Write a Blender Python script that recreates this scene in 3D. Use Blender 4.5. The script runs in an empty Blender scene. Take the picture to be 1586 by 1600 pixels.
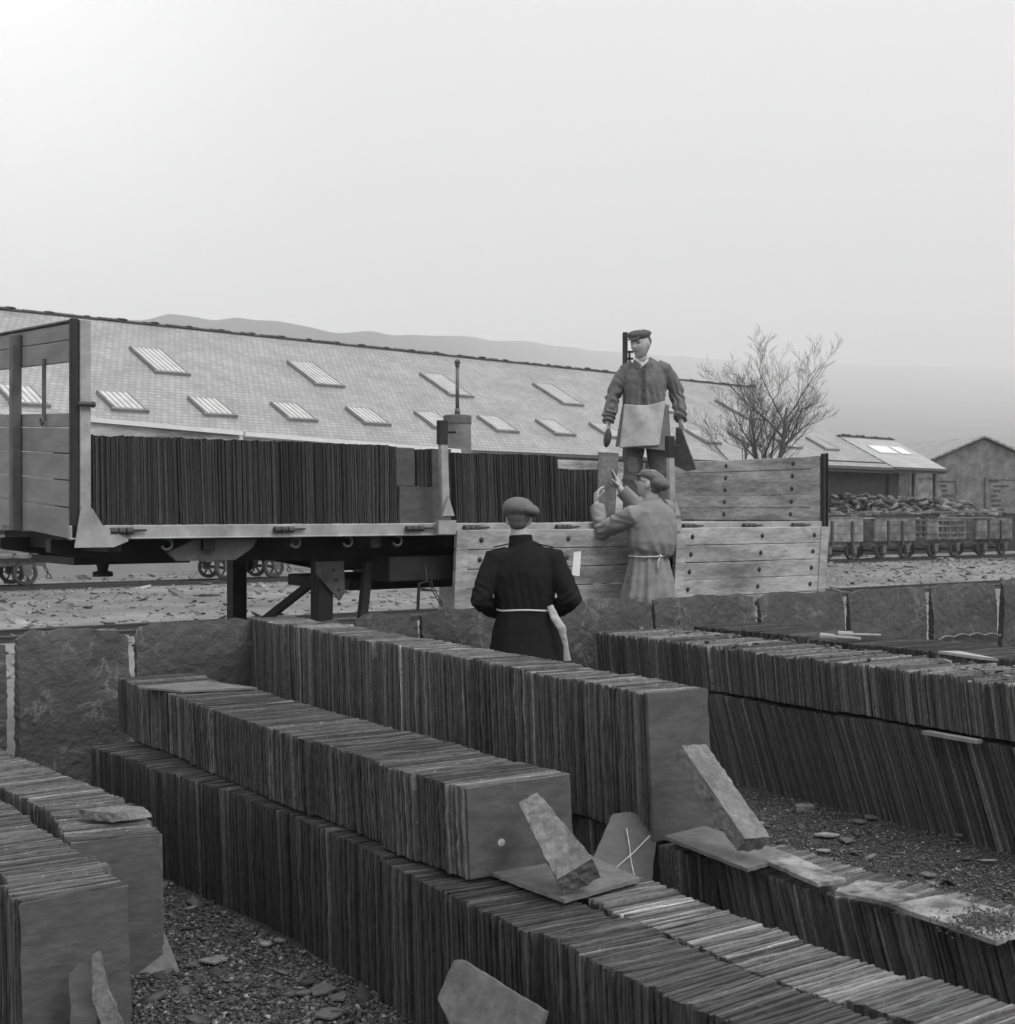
import bpy, bmesh, math, random
import numpy as np
from mathutils import Vector, Matrix, noise, Euler
rnd = random.Random(7)
nrs = np.random.RandomState(5)
R = math.radians
scene = bpy.context.scene
C = scene.collection

# ------------------------------------------------------------ camera, sky, sun, exposure
cam_d = bpy.data.cameras.new("camera")
cam = bpy.data.objects.new("camera", cam_d); C.objects.link(cam)
cam.location = (0, 0, 1.68); cam.rotation_euler = (R(90), 0, 0)
cam_d.sensor_fit = 'HORIZONTAL'; cam_d.sensor_width = 56.0; cam_d.lens = 75.0
cam_d.clip_start = 0.1; cam_d.clip_end = 20000
cam_d.dof.use_dof = True; cam_d.dof.focus_distance = 7.6; cam_d.dof.aperture_fstop = 13
scene.camera = cam

SKY_H = 6.4
SUN_EL, SUN_AZ = R(52), R(125)          # azimuth measured from +Y towards +X
world = bpy.data.worlds.new("World"); scene.world = world; world.use_nodes = True
wn, wl = world.node_tree.nodes, world.node_tree.links
wn.clear()
wo = wn.new('ShaderNodeOutputWorld'); wb = wn.new('ShaderNodeBackground')
sk = wn.new('ShaderNodeTexSky'); sk.sky_type = 'NISHITA'; sk.sun_disc = False
sk.sun_elevation = SUN_EL; sk.sun_rotation = SUN_AZ; sk.air_density = 1.0; sk.dust_density = 6.0; sk.ozone_density = 1.0
bw = wn.new('ShaderNodeRGBToBW'); mx = wn.new('ShaderNodeMix'); mx.data_type = 'RGBA'
wl.new(sk.outputs[0], bw.inputs[0]); wl.new(bw.outputs[0], mx.inputs['A'])
mx.inputs['Factor'].default_value = 0.82                 # overcast: the cloud sheet evens the sky out
# cloud sheet: an overcast sky is brighter towards the zenith, and here towards the left ahead
tc = wn.new('ShaderNodeTexCoord'); nz = wn.new('ShaderNodeTexNoise'); nz.inputs['Scale'].default_value = 2.5; nz.inputs['Detail'].default_value = 4
wl.new(tc.outputs['Generated'], nz.inputs['Vector'])
sx_ = wn.new('ShaderNodeSeparateXYZ'); wl.new(tc.outputs['Generated'], sx_.inputs[0])
def wrange(src, f0, f1, t0, t1, smooth=False):
    q = wn.new('ShaderNodeMapRange'); wl.new(src, q.inputs['Value'])
    q.inputs['From Min'].default_value = f0; q.inputs['From Max'].default_value = f1; q.inputs['To Min'].default_value = t0; q.inputs['To Max'].default_value = t1
    if smooth: q.interpolation_type = 'SMOOTHSTEP'
    return q.outputs[0]
def wmul(p, q):
    k = wn.new('ShaderNodeMath'); k.operation = 'MULTIPLY'; wl.new(p, k.inputs[0]); wl.new(q, k.inputs[1]); return k.outputs[0]
el = wrange(sx_.outputs['Z'], 0.0, 1.0, SKY_H, SKY_H * 2.9)
lf = wrange(sx_.outputs['X'], -0.08, -0.42, 0.0, 1.1, True); fr_ = wrange(sx_.outputs['Y'], 0.5, 0.95, 0.0, 1.0, True)
ad0 = wn.new('ShaderNodeMath'); ad0.operation = 'ADD'; ad0.inputs[1].default_value = 1.0; wl.new(wmul(lf, fr_), ad0.inputs[0]); le = ad0.outputs[0]
mo = wrange(nz.outputs['Fac'], 0.3, 0.7, 0.96, 1.04)
wl.new(wmul(wmul(el, le), mo), mx.inputs['B'])
wl.new(mx.outputs['Result'], wb.inputs['Color']); wb.inputs['Strength'].default_value = 0.072
wl.new(wb.outputs[0], wo.inputs['Surface'])

sd = bpy.data.lights.new("sun", 'SUN'); sd.energy = 1.5; sd.angle = R(30); sd.color = (1, 1, 1)
sun = bpy.data.objects.new("sun", sd); C.objects.link(sun)
sv = Vector((math.sin(SUN_AZ) * math.cos(SUN_EL), math.cos(SUN_AZ) * math.cos(SUN_EL), math.sin(SUN_EL)))
sun.rotation_euler = (-sv).to_track_quat('-Z', 'Y').to_euler(); sun.location = (0, 0, 60)

vs = scene.view_settings
scene.display_settings.display_device = 'sRGB'
vs.view_transform = 'Standard'; vs.look = 'None'; vs.gamma = 1; vs.exposure = 0.55; vs.use_curve_mapping = False
scene.render.engine = 'CYCLES'
scene.cycles.use_denoising = True
scene.cycles.volume_bounces = 2
scene.cycles.max_bounces = 6

# ------------------------------------------------------------ materials
def mat(name, v, rough=0.85, var=0.25, scale=6.0, bump=0.3, bscale=60.0, bdist=0.004, stretch=(1, 1, 1), tone=False,
        stain=0.0, stain_scale=2.0, streak=0.0, veins=0.0, spec=0.3, metal=0.0, coords='Object', detail=6, sdir=None, slean=0):
    m = bpy.data.materials.new(name); m.use_nodes = True
    nt = m.node_tree; n, l = nt.nodes, nt.links
    b = n['Principled BSDF']; b.inputs['Roughness'].default_value = rough; b.inputs['Metallic'].default_value = metal
    b.inputs['Specular IOR Level'].default_value = spec
    t = n.new('ShaderNodeTexCoord'); mp = n.new('ShaderNodeMapping'); mp.inputs['Scale'].default_value = stretch
    l.new(t.outputs[coords], mp.inputs['Vector'])
    def noi(s, d=detail, r=0.6):
        x = n.new('ShaderNodeTexNoise'); x.inputs['Scale'].default_value = s; x.inputs['Detail'].default_value = d
        x.inputs['Roughness'].default_value = r; l.new(mp.outputs[0], x.inputs['Vector']); return x
    def rng(src, a, c, lo=0.3, hi=0.7, clamp=True):
        x = n.new('ShaderNodeMapRange'); x.clamp = clamp; l.new(src, x.inputs['Value'])
        x.inputs['From Min'].default_value = lo; x.inputs['From Max'].default_value = hi
        x.inputs['To Min'].default_value = a; x.inputs['To Max'].default_value = c; return x.outputs[0]
    def mul(a, c):
        x = n.new('ShaderNodeMath'); x.operation = 'MULTIPLY'
        l.new(a, x.inputs[0])
        if isinstance(c, (int, float)): x.inputs[1].default_value = c
        else: l.new(c, x.inputs[1])
        return x.outputs[0]
    cur = rng(noi(scale).outputs['Fac'], v * (1 - var), v * (1 + var))
    if stain:
        cur = mul(cur, rng(noi(stain_scale, 8, 0.7).outputs['Fac'], 1 - stain, 1 + stain * 0.4, 0.35, 0.62))
    if streak:
        mp2 = n.new('ShaderNodeMapping'); mp2.inputs['Scale'].default_value = (170, 20, 20)
        ml_ = n.new('ShaderNodeMapping'); ml_.inputs['Rotation'].default_value = (0, R(-slean), 0)
        mr_ = n.new('ShaderNodeMapping'); mr_.inputs['Rotation'].default_value = (0, 0, R(sdir or 0))
        l.new(t.outputs[coords], mr_.inputs['Vector']); l.new(mr_.outputs[0], ml_.inputs['Vector'])
        ge = n.new('ShaderNodeNewGeometry'); oi = n.new('ShaderNodeObjectInfo'); sm = n.new('ShaderNodeMath'); sm.operation = 'ADD'
        l.new(ge.outputs['Random Per Island'], sm.inputs[0]); l.new(oi.outputs['Random'], sm.inputs[1])
        cb = n.new('ShaderNodeCombineXYZ'); l.new(sm.outputs[0], cb.inputs[1]); l.new(sm.outputs[0], cb.inputs[2])
        va = n.new('ShaderNodeVectorMath'); va.operation = 'MULTIPLY_ADD'; va.inputs[1].default_value = (1, 37, 37)
        l.new(cb.outputs[0], va.inputs[0]); l.new(ml_.outputs[0], va.inputs[2]); l.new(va.outputs[0], mp2.inputs['Vector'])
        x = n.new('ShaderNodeTexNoise'); x.inputs['Scale'].default_value = 1; x.inputs['Detail'].default_value = 5; l.new(mp2.outputs[0], x.inputs['Vector'])
        cur = mul(cur, rng(x.outputs['Fac'], 1 - streak, 1 + streak, 0.35, 0.65))
    if veins:
        w = n.new('ShaderNodeTexNoise'); w.inputs['Scale'].default_value = 3.2; w.inputs['Detail'].default_value = 7; w.inputs['Roughness'].default_value = .6; w.inputs['Distortion'].default_value = .6
        l.new(mp.outputs[0], w.inputs['Vector'])
        s = n.new('ShaderNodeMath'); s.operation = 'SUBTRACT'; s.inputs[1].default_value = 0.5; l.new(w.outputs['Fac'], s.inputs[0])
        a = n.new('ShaderNodeMath'); a.operation = 'ABSOLUTE'; l.new(s.outputs[0], a.inputs[0])
        mk = rng(noi(5, 4, .6).outputs['Fac'], 0.0, veins, 0.45, 0.62); ln_ = rng(a.outputs[0], 1.0, 0.0, 0.0, 0.022)
        ad_ = n.new('ShaderNodeMath'); ad_.operation = 'MULTIPLY_ADD'; ad_.inputs[2].default_value = 1.0; l.new(mk, ad_.inputs[0]); l.new(ln_, ad_.inputs[1])
        cur = mul(cur, ad_.outputs[0])
    if sdir is not None:      # small light chips and scratches along the broken edges
        fk = n.new('ShaderNodeTexNoise'); fk.inputs['Scale'].default_value = 1.0; fk.inputs['Detail'].default_value = 3
        m3 = n.new('ShaderNodeMapping'); m3.inputs['Scale'].default_value = (260, 75, 75); l.new(va.outputs[0], m3.inputs['Vector']); l.new(m3.outputs[0], fk.inputs['Vector'])
        cur = mul(cur, rng(fk.outputs['Fac'], 1.0, 2.6, 0.64, 0.74)); cur = mul(cur, rng(fk.outputs['Fac'], 0.6, 1.0, 0.30, 0.42))
    if tone:
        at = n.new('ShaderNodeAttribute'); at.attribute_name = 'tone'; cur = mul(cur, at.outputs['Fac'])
    l.new(cur, b.inputs['Base Color'])
    if bump:
        bp = n.new('ShaderNodeBump'); bp.inputs['Strength'].default_value = bump; bp.inputs['Distance'].default_value = bdist
        l.new(noi(bscale, 6, 0.65).outputs['Fac'], bp.inputs['Height']); l.new(bp.outputs[0], b.inputs['Normal'])
    return m

M = {}
M['slate'] = mat('slate', 0.070, 0.65, 0.16, 60, 0.5, 160, 0.003, tone=True, streak=0.28, spec=0.3, sdir=-123.5)
M['slate_lean'] = mat('slate_lean', 0.070, 0.65, 0.16, 60, 0.5, 160, 0.003, tone=True, streak=0.28, spec=0.3, sdir=-123.5, slean=19)
M['slate_load'] = mat('slate_load', 0.062, 0.65, 0.16, 60, 0.5, 160, 0.003, tone=True, streak=0.28, spec=0.3, sdir=-36.2)
M['slate_face'] = mat('slate_face', 0.072, 0.6, 0.16, 16, 0.6, 26, 0.004, stretch=(1, 1, 2.6), tone=True, spec=0.4, stain=.3, stain_scale=9)
M['slab'] = mat('slab', 0.058, 0.6, 0.3, 3, 0.9, 9, 0.03, veins=1.6, spec=0.35)
M['pale_slate'] = mat('pale_slate', 0.125, 0.6, 0.25, 25, 0.9, 30, 0.006, spec=0.4, stain=0.25, stain_scale=9)
M['block'] = mat('block', 0.15, 0.75, 0.3, 45, 0.9, 60, 0.006, spec=0.3, stain=.35, stain_scale=12)
M['dirty_slate'] = mat('dirty_slate', 0.21, 0.75, 0.3, 12, 0.5, 60, 0.003, stain=0.7, stain_scale=14)
M['chip'] = mat('chip', 0.085, 0.75, 0.3, 30, 0.3, 80, 0.002, tone=True)
M['path'] = mat('path', 0.05, 0.95, 0.5, 30, 1.0, 80, 0.02, stain=0.3, stain_scale=2)
M['ground'] = mat('ground', 0.20, 0.95, 0.35, 0.6, 1.0, 9, 0.06, stain=0.35, stain_scale=0.18, detail=10)
M['rubble'] = mat('rubble', 0.16, 0.9, 0.5, 1.5, 1.0, 4, 0.15, tone=True)
M['hill'] = mat('hill', 0.075, 1.0, 0.35, 0.008, 0.6, 0.05, 8, spec=0.05)
M['wood_y'] = mat('wood_y', 0.34, 0.8, 0.22, 9, 0.5, 30, 0.003, stretch=(6, 1.3, 6), stain=0.6, stain_scale=1.2, tone=True)
M['wood'] = mat('wood', 0.35, 0.8, 0.22, 9, 0.5, 30, 0.003, stretch=(1.3, 6, 6), stain=0.6, stain_scale=0.9, tone=True)
M['grey_paint'] = mat('grey_paint', 0.22, 0.6, 0.10, 2, 0.2, 20, 0.002, stretch=(6, 1, 6), stain=0.25, stain_scale=1.5)
M['steel_pale'] = mat('steel_pale', 0.32, 0.6, 0.15, 6, 0.3, 50, 0.002, stain=0.35, stain_scale=4, spec=0.4)
M['steel_mid'] = mat('steel_mid', 0.10, 0.55, 0.2, 8, 0.3, 50, 0.002, stain=0.4, stain_scale=5, spec=0.4)
M['steel_dark'] = mat('steel_dark', 0.022, 0.6, 0.3, 8, 0.3, 50, 0.002, spec=0.3)
M['iron'] = mat('iron', 0.045, 0.6, 0.3, 12, 0.4, 60, 0.003, spec=0.4)
M['rubber'] = mat('rubber', 0.02, 0.8, 0.2, 8, 0.3, 60, 0.002)
M['wagon_wood'] = mat('wagon_wood', 0.15, 0.85, 0.3, 3, 0.5, 20, 0.006, stain=0.5, stain_scale=1.5)
M['wagon_pale'] = mat('wagon_pale', 0.21, 0.85, 0.25, 3, 0.5, 20, 0.006, stain=0.4, stain_scale=1.5)
M['stone'] = mat('stone', 0.16, 0.9, 0.3, 1.6, 0.8, 4, 0.05, stain=0.3, stain_scale=0.8)
M['stone_dark'] = mat('stone_dark', 0.028, 0.9, 0.35, 2.5, 0.8, 4, 0.05)
M['render_wall'] = mat('render_wall', 0.24, 0.9, 0.1, 1, 0.3, 5, 0.02)
M['gutter'] = mat('gutter', 0.05, 0.7, 0.2, 2, 0.1, 5, 0.01)
M['ridge'] = mat('ridge', 0.045, 0.85, 0.4, 2, 0.3, 8, 0.02)
M['bark'] = mat('bark', 0.075, 0.9, 0.3, 6, 0.6, 30, 0.01)
M['skin'] = mat('skin', 0.38, 0.55, 0.10, 12, 0.2, 120, 0.001)
M['hair'] = mat('hair', 0.10, 0.8, 0.3, 60, 0.5, 200, 0.001)
M['dark_eye'] = mat('dark_eye', 0.03, 0.3, 0.1, 5, 0)
M['denim'] = mat('denim', 0.135, 0.9, 0.14, 9, 0.4, 260, 0.001, stain=0.22, stain_scale=5)
M['black_cloth'] = mat('black_cloth', 0.014, 0.95, 0.2, 9, 0.4, 200, 0.001, spec=0.1)
M['coat'] = mat('coat', 0.21, 0.9, 0.12, 8, 0.4, 260, 0.001, stain=0.22, stain_scale=3)
M['trouser'] = mat('trouser', 0.085, 0.9, 0.15, 8, 0.4, 220, 0.001, stain=0.3, stain_scale=5)
M['sacking'] = mat('sacking', 0.36, 0.95, 0.10, 20, 0.6, 300, 0.001, stain=0.2, stain_scale=6)
M['tweed'] = mat('tweed', 0.075, 0.95, 0.2, 90, 0.5, 260, 0.001)
M['tweed_mid'] = mat('tweed_mid', 0.12, 0.95, 0.2, 90, 0.5, 260, 0.001)
M['shirt'] = mat('shirt', 0.6, 0.85, 0.05, 9, 0.2, 100, 0.001)
M['cord'] = mat('cord', 0.5, 0.9, 0.1, 20, 0.3, 200, 0.001)
M['leather'] = mat('leather', 0.05, 0.6, 0.2, 20, 0.3, 100, 0.001)
M['white'] = mat('white', 0.62, 0.8, 0.08, 9, 0)
M['chalk'] = mat('chalk', 0.42, 0.95, 0.35, 60, 0)
M['fresh_wood'] = mat('fresh_wood', 0.30, 0.8, 0.15, 8, 0.3, 60, 0.001)

M['glazing_bar'] = mat('glazing_bar', 0.21, 0.7, 0.2, 3, 0)
# roof: staggered courses of slates, real geometry bump by brick texture
def roof_mat(name, v, sx, contrast=0.12):
    m = bpy.data.materials.new(name); m.use_nodes = True
    n, l = m.node_tree.nodes, m.node_tree.links; b = n['Principled BSDF']
    b.inputs['Roughness'].default_value = 0.55; b.inputs['Specular IOR Level'].default_value = 0.5
    t = n.new('ShaderNodeTexCoord')
    br = n.new('ShaderNodeTexBrick'); br.inputs['Scale'].default_value = 1.0
    br.inputs['Brick Width'].default_value = sx; br.inputs['Row Height'].default_value = 0.22; br.inputs['Mortar Size'].default_value = 0.018
    br.inputs['Color1'].default_value = (v * (1 - contrast),) * 3 + (1,); br.inputs['Color2'].default_value = (v * (1 + contrast),) * 3 + (1,)
    br.inputs['Mortar'].default_value = (v * 0.62,) * 3 + (1,)
    l.new(t.outputs['UV'], br.inputs['Vector'])
    nz = n.new('ShaderNodeTexNoise'); nz.inputs['Scale'].default_value = 0.7; nz.inputs['Detail'].default_value = 6; l.new(t.outputs['UV'], nz.inputs['Vector'])
    r = n.new('ShaderNodeMapRange'); r.inputs['From Min'].default_value = 0.3; r.inputs['From Max'].default_value = 0.7
    r.inputs['To Min'].default_value = 0.84; r.inputs['To Max'].default_value = 1.16; l.new(nz.outputs['Fac'], r.inputs['Value'])
    mm = n.new('ShaderNodeVectorMath'); mm.operation = 'SCALE'; l.new(br.outputs['Color'], mm.inputs[0]); l.new(r.outputs[0], mm.inputs['Scale'])
    l.new(mm.outputs[0], b.inputs['Base Color'])
    # each course tilts a little: a saw-tooth height along the slope
    sp = n.new('ShaderNodeSeparateXYZ'); l.new(t.outputs['UV'], sp.inputs[0])
    md = n.new('ShaderNodeMath'); md.operation = 'MODULO'; md.inputs[1].default_value = 0.22; l.new(sp.outputs[1], md.inputs[0])
    ad = n.new('ShaderNodeMath'); ad.operation = 'MULTIPLY_ADD'; ad.inputs[1].default_value = -4.0; l.new(md.outputs[0], ad.inputs[0]); l.new(br.outputs['Fac'], ad.inputs[2])
    bp = n.new('ShaderNodeBump'); bp.inputs['Strength'].default_value = 0.7; bp.inputs['Distance'].default_value = 0.02
    l.new(ad.outputs[0], bp.inputs['Height']); l.new(bp.outputs[0], b.inputs['Normal'])
    return m
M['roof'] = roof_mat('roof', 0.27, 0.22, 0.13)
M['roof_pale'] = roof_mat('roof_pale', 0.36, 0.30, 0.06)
M['skyglass'] = mat('skyglass', 0.44, 0.35, 0.2, 3, 0.1, 10, 0.002, spec=0.6)

# ------------------------------------------------------------ mesh helpers
class MB:
    def __init__(s): s.v = []; s.f = []; s.t = []; s.m = []
    def add(s, vs_, fs, tone=1.0, mi=0):
        o = len(s.v); s.v.extend(vs_); s.t.extend([tone] * len(vs_))
        s.f.extend([tuple(i + o for i in f) for f in fs]); s.m.extend([mi] * len(fs))
    def box(s, c, size, ax=None, tone=1.0, mi=0):
        hx, hy, hz = size[0] / 2, size[1] / 2, size[2] / 2
        c = Vector(c)
        A = ax or (Vector((1, 0, 0)), Vector((0, 1, 0)), Vector((0, 0, 1)))
        vs_ = [tuple(c + A[0] * (hx * i) + A[1] * (hy * j) + A[2] * (hz * k)) for i in (-1, 1) for j in (-1, 1) for k in (-1, 1)]
        s.add(vs_, [(0, 1, 3, 2), (4, 6, 7, 5), (0, 4, 5, 1), (2, 3, 7, 6), (0, 2, 6, 4), (1, 5, 7, 3)], tone, mi)
    def span(s, a, b, tone=1.0, mi=0):   # box from corner a to corner b
        s.box([(a[i] + b[i]) / 2 for i in range(3)], [abs(a[i] - b[i]) for i in range(3)], None, tone, mi)
    def bar(s, p, q, w, h, up=(0, 0, 1), tone=1.0):
        p, q = Vector(p), Vector(q); d = (q - p); L = d.length; d.normalize()
        u = Vector(up); sd_ = d.cross(u)
        if sd_.length < 1e-4: sd_ = d.cross(Vector((1, 0, 0)))
        sd_.normalize(); u = sd_.cross(d)
        s.box((p + q) / 2, (L, w, h), (d, sd_, u), tone)
    def tube(s, pts, rad, n=10, side=None, cap=True, tone=1.0):
        pts = [Vector(p) for p in pts]; k = len(pts)
        rad = [r if isinstance(r, (tuple, list)) else (r, r) for r in (rad if isinstance(rad, (list, tuple)) else [rad] * k)]
        vs_ = []; prev = Vector(side) if side is not None else None
        for i, p in enumerate(pts):
            d = (pts[min(i + 1, k - 1)] - pts[max(i - 1, 0)]).normalized()
            if prev is None: prev = d.orthogonal()
            a = (prev - d * prev.dot(d))
            if a.length < 1e-5: a = d.orthogonal()
            a.normalize(); b = d.cross(a)
            if side is None: prev = a
            for j in range(n):
                th = 2 * math.pi * j / n
                vs_.append(tuple(p + a * (rad[i][0] * math.cos(th)) + b * (rad[i][1] * math.sin(th))))
        fs = [(i * n + j, i * n + (j + 1) % n, (i + 1) * n + (j + 1) % n, (i + 1) * n + j) for i in range(k - 1) for j in range(n)]
        if cap: fs += [tuple(range(n))[::-1], tuple(range((k - 1) * n, k * n))]
        s.add(vs_, fs, tone)
    def ball(s, c, r, n=12, m=8, ax=None, tone=1.0):
        c = Vector(c); r = r if isinstance(r, (tuple, list)) else (r, r, r)
        A = ax or (Vector((1, 0, 0)), Vector((0, 1, 0)), Vector((0, 0, 1)))
        vs_ = [tuple(c - A[2] * r[2])]
        for i in range(1, m):
            ph = -math.pi / 2 + math.pi * i / m
            for j in range(n):
                th = 2 * math.pi * j / n
                vs_.append(tuple(c + A[0] * (r[0] * math.cos(ph) * math.cos(th)) + A[1] * (r[1] * math.cos(ph) * math.sin(th)) + A[2] * (r[2] * math.sin(ph))))
        vs_.append(tuple(c + A[2] * r[2])); T = len(vs_) - 1
        fs = [(0, 1 + (j + 1) % n, 1 + j) for j in range(n)]
        for i in range(m - 2):
            fs += [(1 + i * n + j, 1 + i * n + (j + 1) % n, 1 + (i + 1) * n + (j + 1) % n, 1 + (i + 1) * n + j) for j in range(n)]
        fs += [(1 + (m - 2) * n + j, 1 + (m - 2) * n + (j + 1) % n, T) for j in range(n)]
        s.add(vs_, fs, tone)
    def prism(s, poly, o, u, v, w, tone=1.0, mi=0):   # 2D outline in plane (u,v) at o, extruded by vector w
        o, u, v, w = Vector(o), Vector(u), Vector(v), Vector(w); n = len(poly)
        a = [tuple(o + u * x + v * y) for x, y in poly]; b = [tuple(Vector(p) + w) for p in a]
        s.add(a + b, [tuple(range(n))[::-1], tuple(range(n, 2 * n))] + [(i, (i + 1) % n, (i + 1) % n + n, i + n) for i in range(n)], tone, mi)
    def torus(s, c, axis, Rr, r, n=24, m=8, tone=1.0):
        c = Vector(c); axis = Vector(axis).normalized(); a = axis.orthogonal().normalized(); b = axis.cross(a)
        vs_ = []
        for i in range(n):
            th = 2 * math.pi * i / n; d = a * math.cos(th) + b * math.sin(th)
            for j in range(m):
                ph = 2 * math.pi * j / m
                vs_.append(tuple(c + d * (Rr + r * math.cos(ph)) + axis * (r * math.sin(ph))))
        s.add(vs_, [(i * m + j, ((i + 1) % n) * m + j, ((i + 1) % n) * m + (j + 1) % m, i * m + (j + 1) % m) for i in range(n) for j in range(m)], tone)
    def build(s, name, m, parent=None, smooth=False, bevel=0.0):
        me = bpy.data.meshes.new(name); me.from_pydata([tuple(x) for x in s.v], [], s.f); me.update()
        bm = bmesh.new(); bm.from_mesh(me); bmesh.ops.recalc_face_normals(bm, faces=bm.faces); bm.to_mesh(me); bm.free()
        ms = m if isinstance(m, (list, tuple)) else [m]
        for x in ms: me.materials.append(x)
        if len(ms) > 1: me.polygons.foreach_set('material_index', s.m)
        a = me.attributes.new('tone', 'FLOAT', 'POINT'); a.data.foreach_set('value', s.t)
        if smooth: me.shade_smooth()
        o = bpy.data.objects.new(name, me); C.objects.link(o)
        if parent: o.parent = parent
        if bevel:
            b = o.modifiers.new('bevel', 'BEVEL'); b.width = bevel; b.segments = 1; b.limit_method = 'ANGLE'; b.angle_limit = R(40)
        return o
def tag(o, label=None, cat=None, group=None, kind=None):
    if label: o['label'] = label
    if cat: o['category'] = cat
    if group: o['group'] = group
    if kind: o['kind'] = kind
    return o
def empty(name, loc, rot=(0, 0, 0), label=None, cat=None, group=None):
    o = bpy.data.objects.new(name, None); C.objects.link(o); o.location = loc; o.rotation_euler = rot; o.empty_display_size = 0.2
    return tag(o, label, cat, group)
def copy_tree(o, parent=None):
    c = o.copy(); C.objects.link(c); c.parent = parent
    for ch in list(o.children): copy_tree(ch, c)
    return c
def np_mesh(name, V, F4, m, tone=None, uv=None):
    me = bpy.data.meshes.new(name); nv = len(V); nf = len(F4)
    me.vertices.add(nv); me.vertices.foreach_set('co', np.asarray(V, np.float32).ravel())
    me.loops.add(nf * 4); me.loops.foreach_set('vertex_index', np.asarray(F4, np.int32).ravel())
    me.polygons.add(nf); me.polygons.foreach_set('loop_start', np.arange(0, nf * 4, 4, dtype=np.int32))
    me.update(calc_edges=True); me.validate()
    if tone is not None:
        a = me.attributes.new('tone', 'FLOAT', 'POINT'); a.data.foreach_set('value', np.asarray(tone, np.float32))
    me.materials.append(m)
    o = bpy.data.objects.new(name, me); C.objects.link(o); return o

# ------------------------------------------------------------ ground, yard floor, hill
def grid(name, x0, x1, y0, y1, nx, ny, hf, m):
    xs = np.linspace(x0, x1, nx); ys = np.linspace(y0, y1, ny)
    V = [(x, y, hf(x, y)) for y in ys for x in xs]
    F = [(j * nx + i, j * nx + i + 1, (j + 1) * nx + i + 1, (j + 1) * nx + i) for j in range(ny - 1) for i in range(nx - 1)]
    o = np_mesh(name, V, F, m); o.data.shade_smooth(); return o
b = MB(); b.add([(-6000, -200, 0), (6000, -200, 0), (6000, 9000, 0), (-6000, 9000, 0)], [(0, 1, 2, 3)])
tag(b.build('ground', M['ground']), kind='structure')
FD = Vector((0.805, 0.593, 0)).normalized(); FN = Vector((-FD.y, FD.x, 0))      # fence line direction and its far side normal
F0 = Vector((-2.76, 7.39, 0))
def floor_h(x, y):
    return 0.012 + 0.008 * noise.noise(Vector((x * 3, y * 3, 0))) + 0.006 * noise.noise(Vector((x * 14, y * 14, 3)))
# gritty floor of the stacking yard, this side of the slab fence
nx, ny = 260, 220
V = []; 
for j in range(ny):
    for i in range(nx):
        a = -3.0 + 15.0 * i / (nx - 1); c = -10.5 + 10.5 * j / (ny - 1)
        p = F0 + FD * a + FN * c
        V.append((p.x, p.y, floor_h(p.x, p.y)))
Fq = [(j * nx + i, j * nx + i + 1, (j + 1) * nx + i + 1, (j + 1) * nx + i) for j in range(ny - 1) for i in range(nx - 1)]
o = np_mesh('path', V, Fq, M['path']); o.data.shade_smooth(); tag(o, kind='structure')

# long hill beyond the sheds
def ridge_h(px):
    pts = [(-900, 560), (-200, 525), (0, 512), (100, 504), (180, 500), (230, 494), (262, 490), (300, 492), (335, 497), (375, 495), (410, 499), (450, 502), (500, 513), (560, 518), (640, 521),
           (700, 523), (800, 531), (950, 548), (1100, 560), (1300, 568), (1586, 575), (2600, 590)]
    for (a, ya), (c, yc) in zip(pts, pts[1:]):
        if a <= px <= c: return ya + (yc - ya) * (px - a) / (c - a)
    return 520
nx, ny = 320, 60
V = []
for j in range(ny):
    t = j / (ny - 1)
    for i in range(nx):
        px = -900 + 3500 * i / (nx - 1)
        far = min(max((px - 500) / 900, 0), 1); far = far * far * (3 - 2 * far)
        HD = 1500 + 3900 * far
        Y = 550 + (HD - 550) * t
        X = (px - 793) / 2124 * Y
        top = (800 - ridge_h(px)) / 2124 * HD + 6 * noise.noise(Vector((px * 0.02, 0, 0)))
        z = top * (t ** 1.3) + 9 * noise.noise(Vector((X * 0.008, Y * 0.01, 0))) * math.sin(math.pi * t)
        V.append((X, Y, max(z, -1)))
Fq = [(j * nx + i, j * nx + i + 1, (j + 1) * nx + i + 1, (j + 1) * nx + i) for j in range(ny - 1) for i in range(nx - 1)]
o = np_mesh('hill', V, Fq, M['hill']); o.data.shade_smooth(); tag(o, kind='structure')

# ------------------------------------------------------------ sheds
BD = Vector((0.728, 0.686, 0)).normalized(); BN = Vector((-0.686, 0.728, 0)).normalized()
BE = Vector((-7.4, 40.0, 0))       # point under the eave
ang_b = math.atan2(BD.y, BD.x)
SL = 0.52
def uvquad(mb_name, corners, uvs, m, parent, thick=0.06):
    a = [Vector(c) for c in corners]; n_ = (a[1] - a[0]).cross(a[3] - a[0]).normalized() * thick
    me = bpy.data.meshes.new(mb_name)
    me.from_pydata([tuple(x) for x in a] + [tuple(x - n_) for x in a], [], [(0, 1, 2, 3), (7, 6, 5, 4), (0, 4, 5, 1), (1, 5, 6, 2), (2, 6, 7, 3), (3, 7, 4, 0)])
    u = me.uv_layers.new(name='UVMap')
    for p in me.polygons:
        for li in p.loop_indices:
            u.data[li].uv = uvs[me.loops[li].vertex_index % 4]
    me.materials.append(m); me.update()
    o = bpy.data.objects.new(mb_name, me); C.objects.link(o); o.parent = parent; return o
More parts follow.
